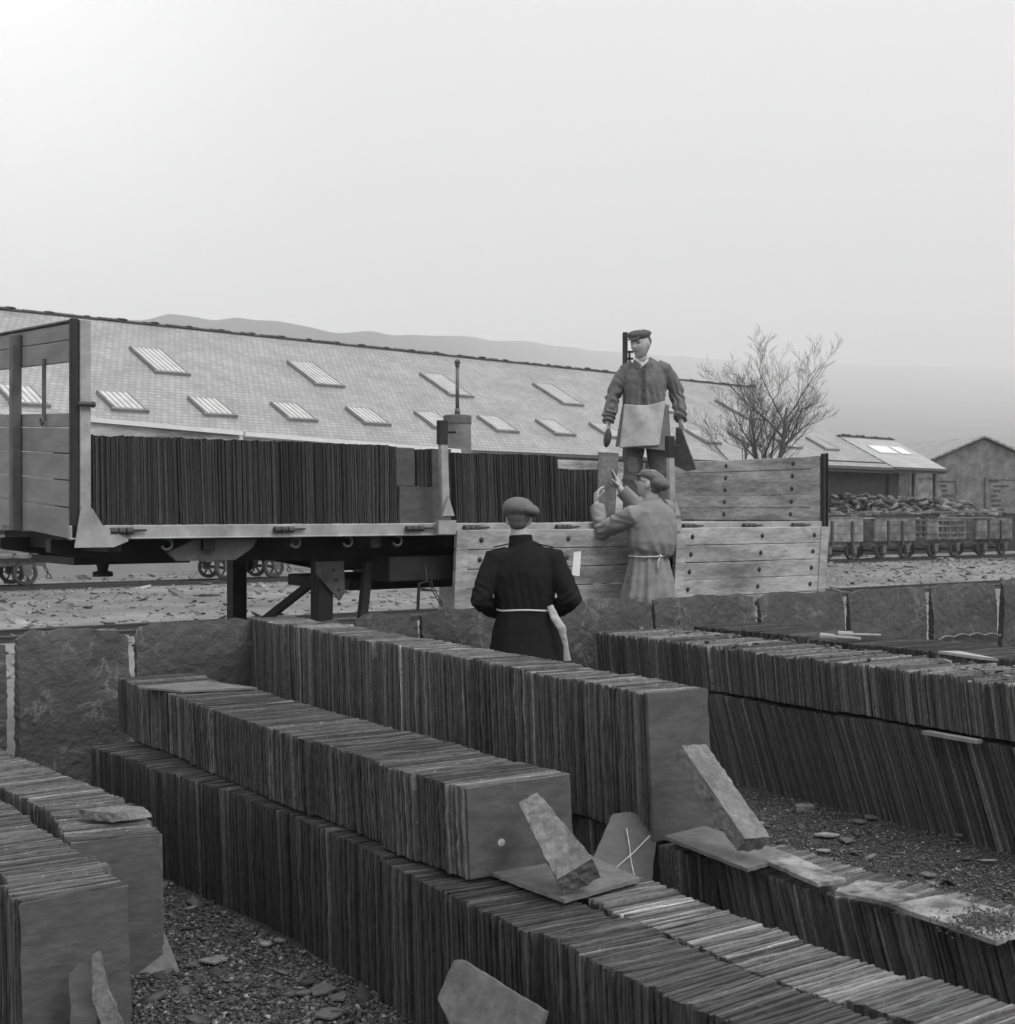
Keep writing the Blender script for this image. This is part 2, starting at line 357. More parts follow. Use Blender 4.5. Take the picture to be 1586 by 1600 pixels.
def skylight(shed, l0, l1, w0, w1, He, nb=5):
    z = lambda w: He + SL * w
    nrm = Vector((0, -SL, 1)).normalized(); s = Vector((0, 1, SL)).normalized(); L = (w1 - w0) * math.sqrt(1 + SL * SL)
    c = Vector(((l0 + l1) / 2, (w0 + w1) / 2, z((w0 + w1) / 2)))
    X = Vector((1, 0, 0))
    f = MB()
    f.box(c + nrm * 0.05, (l1 - l0 - 0.06, L - 0.06, 0.1), (X, s, nrm))
    g = f.build('skylight', M['skyglass'], shed)
    k = MB()
    for i in range(nb + 1):
        x = l0 + (l1 - l0) * i / nb
        wdt = 0.06 if i in (0, nb) else 0.022
        k.box(Vector((x, c.y, c.z)) + nrm * 0.07, (wdt, L, 0.10 if i in (0, nb) else 0.085), (X, s, nrm))
    k.box(Vector((c.x, w1, z(w1))) + nrm * 0.05, (l1 - l0 + .04, 0.05, 0.10), (X, s, nrm))
    k.box(Vector((c.x, w0 - 0.03, z(w0 - 0.03))) + nrm * 0.045, (l1 - l0 + .2, 0.10, 0.12), (X, s, nrm))
    k.build('frame', M['glazing_bar'], g)
def shed(name, L0, L1, W, He, roofm, wallm, label, sky, base=BE, wall_to=None, back=True):
    e = empty(name, base + BD * L0, (0, 0, ang_b), label, 'shed')
    L = L1 - L0; Hr = He + SL * W
    uvquad('roof', [(0, -0.35, He - .35 * SL), (L, -0.35, He - .35 * SL), (L, W, Hr), (0, W, Hr)],
           [(0, 0), (L, 0), (L, (W + .35) * 1.127), (0, (W + .35) * 1.127)], roofm, e)
    uvquad('roof', [(L, 2 * W + .35, He - .35 * SL), (0, 2 * W + .35, He - .35 * SL), (0, W, Hr), (L, W, Hr)],
           [(0, 0), (L, 0), (L, (W + .35) * 1.127), (0, (W + .35) * 1.127)], roofm, e)
    w = MB(); Lw = (wall_to - L0) if wall_to else L
    outline = [(0, 0), (2 * W, 0), (2 * W, He - .08), (W, Hr - .08), (0, He - .08)]
    w.prism(outline, (0.15, 0, 0), (0, 1, 0), (0, 0, 1), (Lw - 0.2, 0, 0)); w.build('wall', wallm, e)
    g = MB(); g.tube([(0, -.42, He - .30), (L, -.42, He - .30)], 0.06, 8); g.build('gutter', M['gutter'], e)
    f = MB(); f.span((0, -0.34, He - .45), (L, -0.30, He - .26)); f.build('fascia', M['steel_mid'], e)
    r = MB(); x = 0.0
    while x < L:
        t = rnd.uniform(0.38, 0.46)
        r.prism([(-.14, -.06), (-.09, .0), (0, .03), (.09, .0), (.14, -.06)], (x, W, Hr + .03 + rnd.uniform(-.015, .02)), (0, 1, 0), (0, 0, 1), (t - .02, 0, 0))
        if int(x / .42) % 3 == 0: r.ball((x + t, W - .03, Hr + .05 + rnd.uniform(-.015, .02)), (rnd.uniform(.14, .24), .1, rnd.uniform(.035, .05)), 6, 4)
        x += t
    r.build('ridge_tiles', M['ridge'], e)
    for (l0, l1, w0, w1, nb) in sky: skylight(e, l0 - L0, l1 - L0, w0, w1, He, nb)
    return e
sky1 = [(-0.75 + 6.0 * i - 0.32, -0.75 + 6.0 * i + 0.74, 3.95, 5.68, 6) for i in range(-2, 6)]
sky1 += [(-6.85 + 2.93 * i, -6.85 + 2.93 * i + 0.94, 1.15, 2.2, 5) for i in range(-2, 14)]
sh1 = shed('slate_mill_shed', -26, 34.6, 8.0, 3.93, M['roof'], M['render_wall'],
     'very long shed with grey slated roof and two rows of skylights', sky1, wall_to=29.3)
w = MB(); w.span((29.3 + 26, 0.02, 0), (34.5 + 26, 2.5, 4.0)); w.build('brick_wall', M['stone_dark'], sh1)
def solve_roof_end(): pass
sky2 = []
shed('end_shed', 34.63, 39.5, 2.67, 3.98, M['roof_pale'], M['stone_dark'],
     'lower dark walled shed with pale roof at the end of the long shed', sky2, wall_to=35.7)
# pale corrugated panel lights on the end shed's roof
e2 = [o for o in bpy.data.objects if o.name == 'end_shed'][0]
w = MB(); w.span((1.1, 4.9, 0), (4.8, 5.1, 3.9)); w.build('back_wall', M['white'], e2)
for x_ in (2.6, 4.6):
    w = MB(); w.span((x_, .1, 0), (x_ + .15, .25, 3.95)); w.build('post', M['steel_mid'], e2)
for l0, l1 in ((1.0, 2.7), (3.0, 4.0)):
    p = MB(); nrm = Vector((0, -SL, 1)).normalized(); s_ = Vector((0, 1, SL)).normalized()
    p.box(Vector(((l0 + l1) / 2, 1.35, 3.98 + SL * 1.35)) + nrm * .03, (l1 - l0, .8, .04), (Vector((1, 0, 0)), s_, nrm))
    p.build('roof_light', M['white'], e2)

# gabled stone building at the right
g0 = empty('gabled_stone_building', (26.6, 76, 0), (0, 0, R(8)), 'stone building with a gable and boarded doorways at the right beyond the wagons', 'building')
w = MB(); w.prism([(-4.3, 0), (4.3, 0), (4.3, 4.0), (0, 5.75), (-4.3, 4.0)], (0, 0, 0), (1, 0, 0), (0, 0, 1), (0, 16, 0)); w.build('wall', M['stone'], g0)
for sgn in (-1, 1):
    n_ = [(sgn * 4.7, -.25, 3.92), (sgn * 4.7, 16.2, 3.92), (0, 16.2, 5.86), (0, -.25, 5.86)]
    if sgn > 0: n_ = [n_[1], n_[0], n_[3], n_[2]]
    else: n_ = n_
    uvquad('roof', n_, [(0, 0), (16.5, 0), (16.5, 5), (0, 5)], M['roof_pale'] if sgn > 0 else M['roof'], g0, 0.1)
for x0, x1, h, mm in ((-4.0, -2.95, 3.55, M['wagon_pale']), (-2.8, -1.65, 3.4, M['stone']), (0.2, 2.9, 3.5, M['stone'])):
    d = MB(); d.span((x0, -.06, 0), (x1, -.01, h)); dd = d.build('doorway', mm, g0)
    f = MB(); f.span((x0 - .12, -.12, 0), (x0, -.005, h + .12)); f.span((x1, -.12, 0), (x1 + .12, -.005, h + .12)); f.span((x0, -.12, h), (x1, -.005, h + .12)); f.build('frame', M['wagon_wood'], dd)
    if mm is M['stone']:
        q = MB()
        for i in range(9):
            zz = 1.2 + .27 * i; a = rnd.uniform(x0 + .1, x0 + .4); q.span((a, -.09, zz), (min(a + rnd.uniform(.3, .9), x1 - .05), -.065, zz + .10))
        q.build('slats', M['gutter'], dd)

# ------------------------------------------------------------ slate waste heap and low wall behind the wagons
RD = Vector((0.807, 0.59, 0)).normalized(); RN = Vector((-RD.y, RD.x, 0)); RO = Vector((-10.74, 28.78, 0)); ang_r = math.atan2(RD.y, RD.x)
w = MB(); q = 0.0
wl0 = RO + RD * 27 + RN * 5.0
while q < 20:
    t = rnd.uniform(.9, 1.7); h = 1.56 + rnd.uniform(-.08, .08)
    w.box(wl0 + RD * (q + t / 2) + Vector((0, 0, h / 2)), (t - .05, .12, h), (RD, RN, Vector((0, 0, 1))), 1.0); q += t
wall = w.build('slab_wall', M['stone_dark']); tag(wall, 'low dark retaining wall of upright slabs behind the row of slate wagons', 'wall')
wc = MB(); wc.box(wl0 + RD * 14.6 + RN * .05 + Vector((0, 0, 1.69)), (8.6, .35, .06), (RD, RN, Vector((0, 0, 1)))); wc.build('coping', M['pale_slate'], wall)
def rock_batch(name, n, place, size, m, flat=0.35, tones=(0.5, 1.9)):
    base = np.array([(x, y, z) for x in (-.5, .5) for y in (-.5, .5) for z in (-.5, .5)]); quads = np.array([(0, 1, 3, 2), (4, 6, 7, 5), (0, 4, 5, 1), (2, 3, 7, 6), (0, 2, 6, 4), (1, 5, 7, 3)])
    V = np.empty((n, 8, 3)); T = np.empty((n, 8))
    for i in range(n):
        c = place(); s = size() ; e = Euler((nrs.uniform(-.5, .5), nrs.uniform(-.5, .5), nrs.uniform(0, 6.28))).to_matrix()
        a = base * np.array((s, s * nrs.uniform(.45, .9), s * flat * nrs.uniform(.3, 1.2))) * (1 + nrs.uniform(-.22, .22, (8, 3)))
        V[i] = a @ np.array(e).T + np.array(c); T[i] = nrs.uniform(*tones)
    F = (quads[None] + (np.arange(n) * 8)[:, None, None]).reshape(-1, 4)
    return np_mesh(name, V.reshape(-1, 3), F, m, T.ravel())
def heap_place():
    a = nrs.uniform(26, 47); c = nrs.uniform(5.3, 11)
    p = RO + RD * a + RN * c
    h = 1.35 + 0.8 * min((c - 5.3) / 2.5, 1) * (0.25 + 0.9 * abs(noise.noise(Vector((a * .55, 0, 0)))) * 2)
    return (p.x, p.y, nrs.uniform(max(h - .4, .1), h))
o = rock_batch('slate_rubble', 9000, heap_place, lambda: nrs.uniform(.08, .45), M['rubble'], .4, (.1, 1.5))
tag(o, 'tipped heap of broken slate waste behind the low slab wall', 'rubble', kind='stuff')
hm = MB(); hp = []
hm.prism([(5.15, -.1), (5.2, 1.15), (6.4, 1.6), (11, 1.8), (14, .0)], RO + RD * 26, RN, (0, 0, 1), RD * 22); tag(hm.build('terrain', M['stone_dark']), kind='structure')

# scattered pale pieces over the far yard
def yard_place():
    while True:
        x = nrs.uniform(-16, 26); y = nrs.uniform(10.5, 52)
        if abs(x) < y * .42 + 1 and (Vector((x, y, 0)) - F0).dot(FN) > .5 and (Vector((x, y, 0)) - BE).dot(BN) < -.8: return (x, y, .012)
ob = rock_batch('slate_litter', 9000, yard_place, lambda: nrs.choice([.03, .05, .08, .12, .3], p=[.35, .3, .2, .13, .02]) * nrs.uniform(.7, 1.4), M['rubble'], 0.10, (.5, 1.9))
tag(ob, 'broken bits of slate scattered over the yard by the rails', 'rubble', kind='stuff')

# ------------------------------------------------------------ rails
def rail(off, l0, l1, label, o0=RO):
    m = MB(); a = o0 + RN * off
    for (w_, z0, z1) in ((.075, 0.0, .012), (.016, .012, .065), (.045, .065, .085)):
        m.box(a + RD * (l0 + l1) / 2 + Vector((0, 0, (z0 + z1) / 2)), (l1 - l0, w_, z1 - z0), (RD, RN, Vector((0, 0, 1))))
    return tag(m.build('rail', M['iron']), label, 'rail', 'narrow gauge rails')
rail(0, -20, 60, 'nearer rail under the line of slate wagons')
rail(1.0, -20, 60, 'farther rail under the line of slate wagons')
T0 = Vector((-6.87, 18.4, 0))
rail(0, -14, 60, 'farther rail of the empty track behind the slab fence', T0)
rail(-1.05, -14, 60, 'nearer rail of the empty track behind the slab fence', T0)

# ------------------------------------------------------------ slate wagons
def wheel_parts(parent, x, y, r=.26, out=-1):
    t = MB(); ax = (0, 1, 0)
    t.torus((x, y, r + .11), ax, r - .035, .045, 24, 6); t.tube([(x, y - .05, r + .11), (x, y + .05, r + .11)], .06, 10)
    for k in range(6):
        a = k * math.pi / 3; d = Vector((math.cos(a), 0, math.sin(a)))
        t.bar(Vector((x, y, r + .11)) + d * .04, Vector((x, y, r + .11)) + d * (r - .04), .03, .05, (0, 1, 0))
    t.torus((x, y + .045 * -out, r + .11), ax, r - .005, .02, 24, 6)
    return t.build('wheel', M['iron'], parent)
def wagon(x0, style, label):
    e = empty('slate_wagon', RO + RD * x0 + RN * .5, (0, 0, ang_r), label, 'wagon', 'slate wagons standing on the far rails')
    L = 2.15
    f = MB()
    for y in (-.42, .42): f.span((-L / 2, y - .06, .52), (L / 2, y + .06, .70))
    for x in (-L / 2 + .05, 0, L / 2 - .05): f.span((x - .05, -.36, .53), (x + .05, .36, .69))
    f.build('frame', M['wagon_wood'] if style != 'pale' else M['wagon_pale'], e, bevel=.008)
    for x in (-.62, .62):
        for y in (-.5, .5): wheel_parts(e, x, y, .26, -1 if y < 0 else 1)
        a = MB(); a.tube([(x, -.52, .37), (x, .52, .37)], .035, 8); a.build('axle', M['iron'], e)
        for y in (-.62, .62):
            bx = MB(); bx.prism([(-.11, 0), (.11, 0), (.07, -.25), (-.07, -.25)], (x, y - .06, .56), (1, 0, 0), (0, 0, 1), (0, .12, 0)); bx.build('axle_box', M['steel_mid'], e)
    y0, y1, z0, z1 = -.62, .62, .70, 1.48
    bd = MB()
    if style in ('solid', 'pale'):
        for k in range(3):
            a = z0 + (z1 - z0) * k / 3; c = a + (z1 - z0) / 3 - .012
            for y in (y0, y1): bd.span((-L / 2 + .03, y - .02, a), (L / 2 - .03, y + .02, c), tone=rnd.uniform(.85, 1.15))
            for x in (-L / 2, L / 2): bd.span((x - .02, y0, a), (x + .02, y1, c))
    else:
        for x in np.linspace(-L / 2, L / 2, 6 if style == 'open' else 7):
            for y in (y0, y1): bd.span((x - .035, y - .02, z0), (x + .035, y + .02, z1))
        for zz in ((.74, .92, 1.16, 1.36) if style == 'open' else (.8, .98, 1.16, 1.34)):
            for y in (y0, y1): bd.span((-L / 2, y - .045, zz), (L / 2, y - .02, zz + .06))
            for x in (-L / 2, L / 2): bd.span((x - .02, y0, zz), (x + .02, y1, zz + .06))
        for y in (y0, y1): bd.span((-L / 2, y - .02, z0), (-L / 5, y + .02, z1 - .06))
    bd.span((-L / 2, y0, z0 - .01), (L / 2, y1, z0 + .03))
    bd.build('body', M['wagon_pale'] if style == 'pale' else M['wagon_wood'], e, bevel=.006)
    r = MB()
    for y in (y0, y1): r.span((-L / 2 - .04, y - .04, z1), (L / 2 + .04, y + .04, z1 + .03))
    for x in (-L / 2, L / 2): r.span((x - .04, y0 + .04, z1), (x + .04, y1 - .04, z1 + .03))
    r.build('top_rail', M['iron'] if style != 'pale' else M['wagon_pale'], e)
    if style in ('pale', 'solid'):
        for x in ((-.5, .5) if style == 'pale' else (-.4, .35)): s = MB(); s.span((x - .05, y0 - .07, .55), (x + .05, y0 - .022, z1 - .1)); s.build('stanchion', M['iron'], e)
    h = MB()
    for k in range(5): h.torus((L / 2 + .06 + .03 * k, 0, .58 - .055 * k), (0, 1, 0) if k % 2 else (1, 0, 0), .035, .011, 10, 5)
    h.torus((L / 2 + .2, 0, .27), (0, 1, 0), .05, .014, 12, 5)
    h.build('coupling_chain', M['iron'], e)
    return e
for x0, st, lb in ((-0.1, 'slat', 'dark slate wagon seen low at the far left under the trailer'),
                   (5.76, 'slat', 'dark slate wagon whose spoked wheels show between the trailer legs'),
                   (9.9, 'solid', 'dark slate wagon almost hidden behind the trailer chassis box'),
                   (26.75, 'pale', 'pale slate wagon with two dark stanchions beside the trailer tailboard'),
                   (29.5, 'solid', 'dark board sided slate wagon next after the pale one'),
                   (32.3, 'open', 'open framed slate wagon with gaps between its side boards'),
                   (35.15, 'solid', 'slate wagon at the right edge, behind the cut off timber stack')):
    wagon(x0, st, lb)
for i, (x0, y0, ln, tone, lb) in enumerate(((29.2, -.55, 3.2, 1, 'long pale plank lying across the tops of the board sided wagon'), (33.4, -.6, 3.3, 1, 'thin pale plank lying along the open framed wagon top'))):
    p = MB(); c = RO + RD * x0 + RN * (0.5 + y0) + Vector((0, 0, 1.475)); p.box(c, (ln, .18, .035), (RD, RN, Vector((0, 0, 1)))); tag(p.build('plank', M['fresh_wood'] if i == 0 else M['wagon_pale']), lb, 'plank')
# timber stack cut off by the right edge
ts = empty('timber_stack', (18.25, 47.6, 0), (0, 0, ang_r), 'stack of dark planks cut off by the right edge beside the last wagon', 'timber stack')
for k in range(8):
    p = MB(); p.span((-.1 + rnd.uniform(-.06, .06), -.4, .16 * k), (2.2, .4, .16 * k + .14)); p.build('plank', M['wagon_wood'] if k < 7 else M['fresh_wood'], ts, bevel=.008)

# ------------------------------------------------------------ round pillar with a rod, wooden pole, tree
pl = empty('round_pillar', (-.59, 16.0, 0), (0, 0, 0), 'pale tapered round pillar with a banded cap and a ball topped rod behind the load', 'pillar')
p = MB(); p.tube([(0, 0, 0), (0, 0, 1.6), (0, 0, 2.72)], [.24, .19, .158], 28); p.build('shaft', M['stone'], pl, smooth=False)
p = MB(); p.tube([(0, 0, 2.715), (0, 0, 2.72), (0, 0, 2.81), (0, 0, 2.82)], [.155, .168, .166, .15], 28); p.build('cap', M['steel_mid'], pl)
p = MB(); p.tube([(0, 0, 2.82), (0, 0, 3.42)], [.024, .020], 12); p.tube([(0, 0, 2.82), (0, 0, 2.90)], [.034, .03], 12); p.build('rod', M['steel_mid'], pl, smooth=True)
p = MB(); p.ball((0, 0, 3.445), .036, 14, 10); p.tube([(0, 0, 3.395), (0, 0, 3.41)], [.03, .03], 12); p.build('finial', M['steel_mid'], pl, smooth=True)
po = empty('wooden_pole', (1.73, 20.0, 0), (0, 0, 0), 'dark square pole with a bracket standing behind the cap of the man on the trailer', 'pole')
p = MB(); p.span((-.035, -.05, 0), (.035, .05, 4.32)); p.build('post', M['steel_dark'], po)
p = MB(); p.span((.05, -.02, 3.7), (.08, .02, 4.05))
for z in (3.72, 3.82, 3.92, 4.02): p.span((.03, -.02, z), (.12, .02, z + .03))
p.build('bracket', M['steel_dark'], po)

def tree():
    e = empty('bare_tree', (8.95, 47.5, 0), (0, 0, 0), 'leafless tree with forked trunks and a fan of thin twigs', 'tree')
    tk, cr = MB(), MB(); rt = random.Random(23)
    def branch(p, d, L, r, lev):
        n = 7 if lev < 2 else 5; pts = [p.copy()]; rr = [r]; q = p.copy(); dd = d.normalized(); dirs = [dd]
        for i in range(n):
            dd = (dd + Vector((rt.gauss(0, .10), rt.gauss(0, .10), rt.gauss(.045, .05)))).normalized()
            q = q + dd * (L / n); pts.append(q.copy()); dirs.append(dd); rr.append(max(r * (1 - .8 * (i + 1) / n), .0045))
        (tk if lev == 0 else cr).tube(pts, rr, 8 if lev == 0 else (5 if lev == 1 else 3), cap=lev == 0)
        if lev >= 4: return
        k = (7, 6, 5, 4)[lev]
        for j in range(k):
            t = (.50 if lev == 0 else .2) + (.97 - (.50 if lev == 0 else .2)) * (j + rt.uniform(0, .8)) / k
            i = min(int(t * n), n - 1); bp = pts[i].lerp(pts[i + 1], t * n - i)
            az = rt.uniform(0, 6.28); side = Vector((math.cos(az), math.sin(az) * .7, .15)); side = (side - dirs[i] * side.dot(dirs[i])).normalized()
            sp = rt.uniform(.45, .85) if lev else rt.uniform(.6, .95)
            nd = dirs[i] * math.cos(sp) + side * math.sin(sp) + Vector((0, 0, .16))
            branch(bp, nd, L * rt.uniform(.42, .66) * (1.15 - .45 * t), max(rr[i] * .55, .0048), lev + 1)
    branch(Vector((0, 0, 0)), Vector((-.06, 0, 1)), 5.4, .19, 0)
    branch(Vector((.25, .2, 0)), Vector((.17, .0, 1)), 5.2, .15, 0)
    branch(Vector((-.35, -.1, 0)), Vector((-.16, 0, 1)), 4.3, .09, 0)
    tk.build('trunk', M['bark'], e, smooth=True); cr.build('crown', M['bark'], e)
tree()
# small leafless bush in front of the shed wall
bu = empty('bare_bush', (1.9, 27.0, 0), (0, 0, 0), 'small leafless bush showing beside the hand of the man on the trailer', 'bush')
s_, c_ = MB(), MB()
for k in range(5): s_.tube([(0, 0, 0), (rnd.uniform(-.3, .3), rnd.uniform(-.2, .2), 1.6)], [.03, .015], 5)
for k in range(420):
    a = rnd.uniform(0, 6.28); p0 = Vector((rnd.uniform(-.35, .35), rnd.uniform(-.2, .2), rnd.uniform(1.2, 2.5)))
    d = Vector((math.cos(a) * .3, math.sin(a) * .2, rnd.uniform(.1, .5))); c_.tube([p0, p0 + d * rnd.uniform(.5, 1.1)], [.004, .002], 3, cap=False)
s_.build('stem', M['bark'], bu); c_.build('crown', M['bark'], bu)

# ------------------------------------------------------------ trailer
TA = math.atan2(.59, .807); ROLL = 0.0
TR = empty('flatbed_trailer', (-2.58, 8.20, 0.002), (ROLL, 0, TA), 'grey flatbed road trailer with a slatted headboard and its plank sides let down', 'trailer')
TM = Matrix.Translation(TR.location) @ Euler((ROLL, 0, TA)).to_matrix().to_4x4()
BZ = 1.60
def TP(l, w_, z): return TM @ Vector((l, w_, BZ + z))
TL = (TM.to_3x3() @ Vector((1, 0, 0))); TW = (TM.to_3x3() @ Vector((0, 1, 0))); TU = (TM.to_3x3() @ Vector((0, 0, 1)))
def tb(name, boxes, m, parent=TR, bevel=.004, tones=None):
    b_ = MB()
    for i, (a, c) in enumerate(boxes): b_.span((a[0], a[1], a[2] + BZ), (c[0], c[1], c[2] + BZ), tones[i] if tones else 1.0)
    return b_.build(name, m, parent, bevel=bevel)
TWD = 2.30; TLN = 6.72
dk = tb('deck', [((0.0, 0.05 + .2 * k, -.05), (TLN, .24 + .2 * k, -.012)) for k in range(11)], M['wood'])
rv = tb('side_rail', [((-.06, 0, -.09), (TLN, .04, -.004)), ((-.06, -.012, -.09), (TLN, 0, -.078))], M['steel_pale'])
tb('side_rail', [((-.06, TWD - .04, -.09), (TLN, TWD, -.004))], M['steel_pale'])
# headboard
hb = tb('headboard', [((-.035, .05, a), (-.004, TWD - .03, c - .006)) for a, c in ((-.09, .10), (.10, .267), (.267, .43), (.43, .59), (.59, .68), (.985, 1.12), (1.12, 1.225))], M['grey_paint'])
tb('top_cap', [((-.05, .05, 1.225), (.0, TWD, 1.24))], M['steel_mid'], hb)
for w0 in (0.0, 1.03, TWD - .07):
    tb('upright', [((-.10 if w0 else -.052, w0 + .0, -.10), (-.037 if w0 else -.003, w0 + (.075 if w0 else .046), 1.20 if w0 else 1.245))], M['steel_dark' if not w0 else 'steel_mid'], hb, .006)
tb('corner_plate', [((0, -.008, -.12), (.066, .03, 1.24))], M['steel_pale'], hb)
g_ = MB(); g_.prism([(-.04, -.135), (.20, -.135), (.29, -.10), (.29, -.088), (.13, .0), (.068, .10), (-.0, .12)], (0, -.016, BZ), (1, 0, 0), (0, 0, 1), (0, -.014, 0)); g_.build('gusset', M['steel_pale'], hb)
pr = MB(); pr.tube([(-.045, .54, BZ + .64), (-.045, .54, BZ + 1.02)], .014, 8); pr.torus((-.06, .54, BZ + .625), (1, 0, 0), .022, .008, 12, 6); pr.build('rod', M['steel_mid'], hb)
pr = MB(); pr.tube([(-.02, -.03, BZ + .73), (.07, -.03, BZ + .73)], .014, 8); pr.ball((.07, -.03, BZ + .73), .02, 8, 6); pr.build('pin', M['iron'], hb)
def shear(o_):
    for v_ in o_.data.vertices: v_.co.z += .052 * v_.co.y
    for c__ in o_.children: shear(c__)
shear(hb)                                   # the headboard stands a little out of true
# hinges and rope hooks
for l in (.24, 1.34, 2.36, 2.85, 3.70, 5.02, 5.72, 6.33):
    h = MB()
    for k in range(3): h.tube([(l - .06 + .05 * k, -.022, BZ - .038), (l - .06 + .05 * k + .042, -.022, BZ - .038)], [.021, .021], 10)
    h.tube([(l + .09, -.018, BZ - .036), (l + .17, -.018, BZ - .034)], [.009, .007], 6)
    h.build('hinge', M['iron'], TR, smooth=False)
for l in (.57, 1.47, 1.87, 2.27, 3.1):
    h = MB(); pts = [(l + .035 * math.sin(a) , -.0 + .05, BZ - .125 + .035 * math.cos(a)) for a in np.linspace(-.4, 4.4, 12)]
    h.tube(pts, .010, 6); h.tube([(l, .05, BZ - .06), (l, .05, BZ - .10)], .012, 6); h.build('rope_hook', M['steel_mid'], TR, smooth=True)
# stanchions
def stanchion(l, top, lab):
    s = MB(); s.box((l, -.045, BZ + top / 2 + .02), (.062, .04, top), (Vector((1, 0, 0)), Vector((0, 1, 0)), Vector((-.035, 0, 1)).normalized()))
    st_ = s.build('stanchion', M['steel_pale'], TR, bevel=.005)
    q = MB(); q.box((l - .017 * (top - .1) / .7 * 1, -.047, BZ + top - .055), (.066, .046, .17)); q.tube([(l - .02, -.06, BZ + top - .05), (l + .09, -.06, BZ + top - .05)], .010, 6); q.build('socket', M['steel_dark'], st_)
    q = MB(); q.box((l + .01, -.06, BZ - .03), (.15, .035, .10)); q.prism([(-.05, 0), (.05, 0), (.0, .14)], (l + .01, -.075, BZ + .05), (1, 0, 0), (0, 0, 1), (0, -.02, 0)); q.build('bracket', M['steel_pale'], st_)
stanchion(2.60, .70, ''); stanchion(4.80, .66, '')
# let-down side panels
def panel(name, o, u, v, nrm, L, H, rows, bolts, frame=True, parent=TR, m='wood'):
    """plank panel: o corner, u along, v down or up, nrm outward"""
    o, u, v, nrm = Vector(o), Vector(u).normalized(), Vector(v).normalized(), Vector(nrm).normalized()
    p = MB(); hh = H / rows
    for k in range(rows):
        e0 = k * hh
        p.box(o + u * (L / 2) + v * (e0 + hh / 2), (L - .004, hh - rnd.uniform(.004, .008), .032), (u, v, nrm), rnd.uniform(.86, 1.12))
    po_ = p.build(name, M[m], parent, bevel=.003)
    f = MB()
    if frame:
        for x in (.05, L - .05):
            f = MB(); f.box(o + u * x + v * (H / 2) + nrm * .019, (.10, H - .004, .010), (u, v, nrm)); f.build('end_strap', M[m], po_)
    bt = MB()
    for x in bolts:
        for k in range(rows):
            c = o + u * (x - .008 * k) + v * ((k + .5) * hh) + nrm * .018
            bt.ball(c, .016, 8, 6); bt.ball(c, (.022, .022, .006), 8, 6, (u, v, nrm))
    bt.build('bolts', M['iron'], po_)
    return po_
tl = Vector((0, .07, -1)).normalized(); nn = Vector((0, -1, -.07)).normalized()
panel('side_panel', (2.70, -.045, BZ - .05), (1, 0, 0), tl, nn, 2.05, .72, 5, (.22, 1.03, 1.85))
panel('side_panel', (4.85, -.045, BZ - .05), (1, 0, 0), tl, nn, 1.84, .72, 5, (.18, 1.0, 1.66))
ra = MB(); 
panel('tailboard', (TLN - .03, .02, BZ + .0), (0, 1, 0), (0, 0, 1), (-1, 0, 0), TWD - .04, .58, 5, (.35, 1.2, 2.0), m='wood_y')
tb('corner_post', [((TLN - .045, -.02, -.06), (TLN - .010, .018, .60)), ((TLN + .008, -.02, -.06), (TLN + .022, .018, .605))], M['steel_dark'])
# far side boards
f = MB()
for a, c, za, zc in ((0.05, 2.1, .81, .71), (2.15, 4.3, .70, .62), (4.35, 6.6, .60, .58)):
    for k in range(4):
        y = TWD - .02
        f.add([(a, y - .015, BZ + za * k / 4 + .003), (c, y - .015, BZ + zc * k / 4 + .003), (c, y - .015, BZ + zc * (k + 1) / 4), (a, y - .015, BZ + za * (k + 1) / 4),
               (a, y + .015, BZ + za * k / 4 + .003), (c, y + .015, BZ + zc * k / 4 + .003), (c, y + .015, BZ + zc * (k + 1) / 4), (a, y + .015, BZ + za * (k + 1) / 4)],
              [(0, 1, 2, 3), (7, 6, 5, 4), (0, 4, 5, 1), (3, 2, 6, 7), (0, 3, 7, 4), (1, 5, 6, 2)], rnd.uniform(.9, 1.1))
fp_ = f.build('far_side_panel', M['wood'], TR)
q = MB(); q.bar((.05, TWD - .02, BZ + .83), (2.12, TWD - .02, BZ + .73), .09, .035); q.bar((2.14, TWD - .02, BZ + .725), (4.3, TWD - .02, BZ + .64), .09, .035); q.build('top_cap', M['white'], fp_)
# chassis
ch = MB()
for y in (.55, 1.65):
    ch.prism([(0, -.10), (TLN, -.10), (TLN, -.40), (2.6, -.40), (1.9, -.27), (0.4, -.24), (0, -.18)], (0, y, BZ), (1, 0, 0), (0, 0, 1), (0, .10, 0))
for x in np.arange(.2, 6.6, .62): ch.span((x, .06, BZ - .17), (x + .08, TWD - .05, BZ - .062))
ch.build('chassis', M['steel_dark'], TR)
bx = MB(); bx.span((2.25, .12, BZ - .42), (3.9, .52, BZ - .24)); bx.span((2.2, .6, BZ - .50), (5.9, 1.6, BZ - .41)); bx.build('subframe', M['steel_dark'], TR, bevel=.01)
sp_ = MB(); sp_.prism([(.78, -.10), (1.22, -.10), (1.18, -.16), (1.06, -.235), (.66, -.235), (.60, -.18)], (0, .10, BZ), (1, 0, 0), (0, 0, 1), (0, .04, 0)); sp_.build('skid_plate', M['steel_mid'], TR)
kp = MB(); kp.tube([(.55, 1.15, BZ - .26), (.55, 1.15, BZ - .33), (.55, 1.15, BZ - .34), (.55, 1.15, BZ - .37)], [.05, .035, .07, .07], 14); kp.span((.2, .7, BZ - .27), (1.0, 1.6, BZ - .22)); kp.build('kingpin', M['steel_dark'], TR)
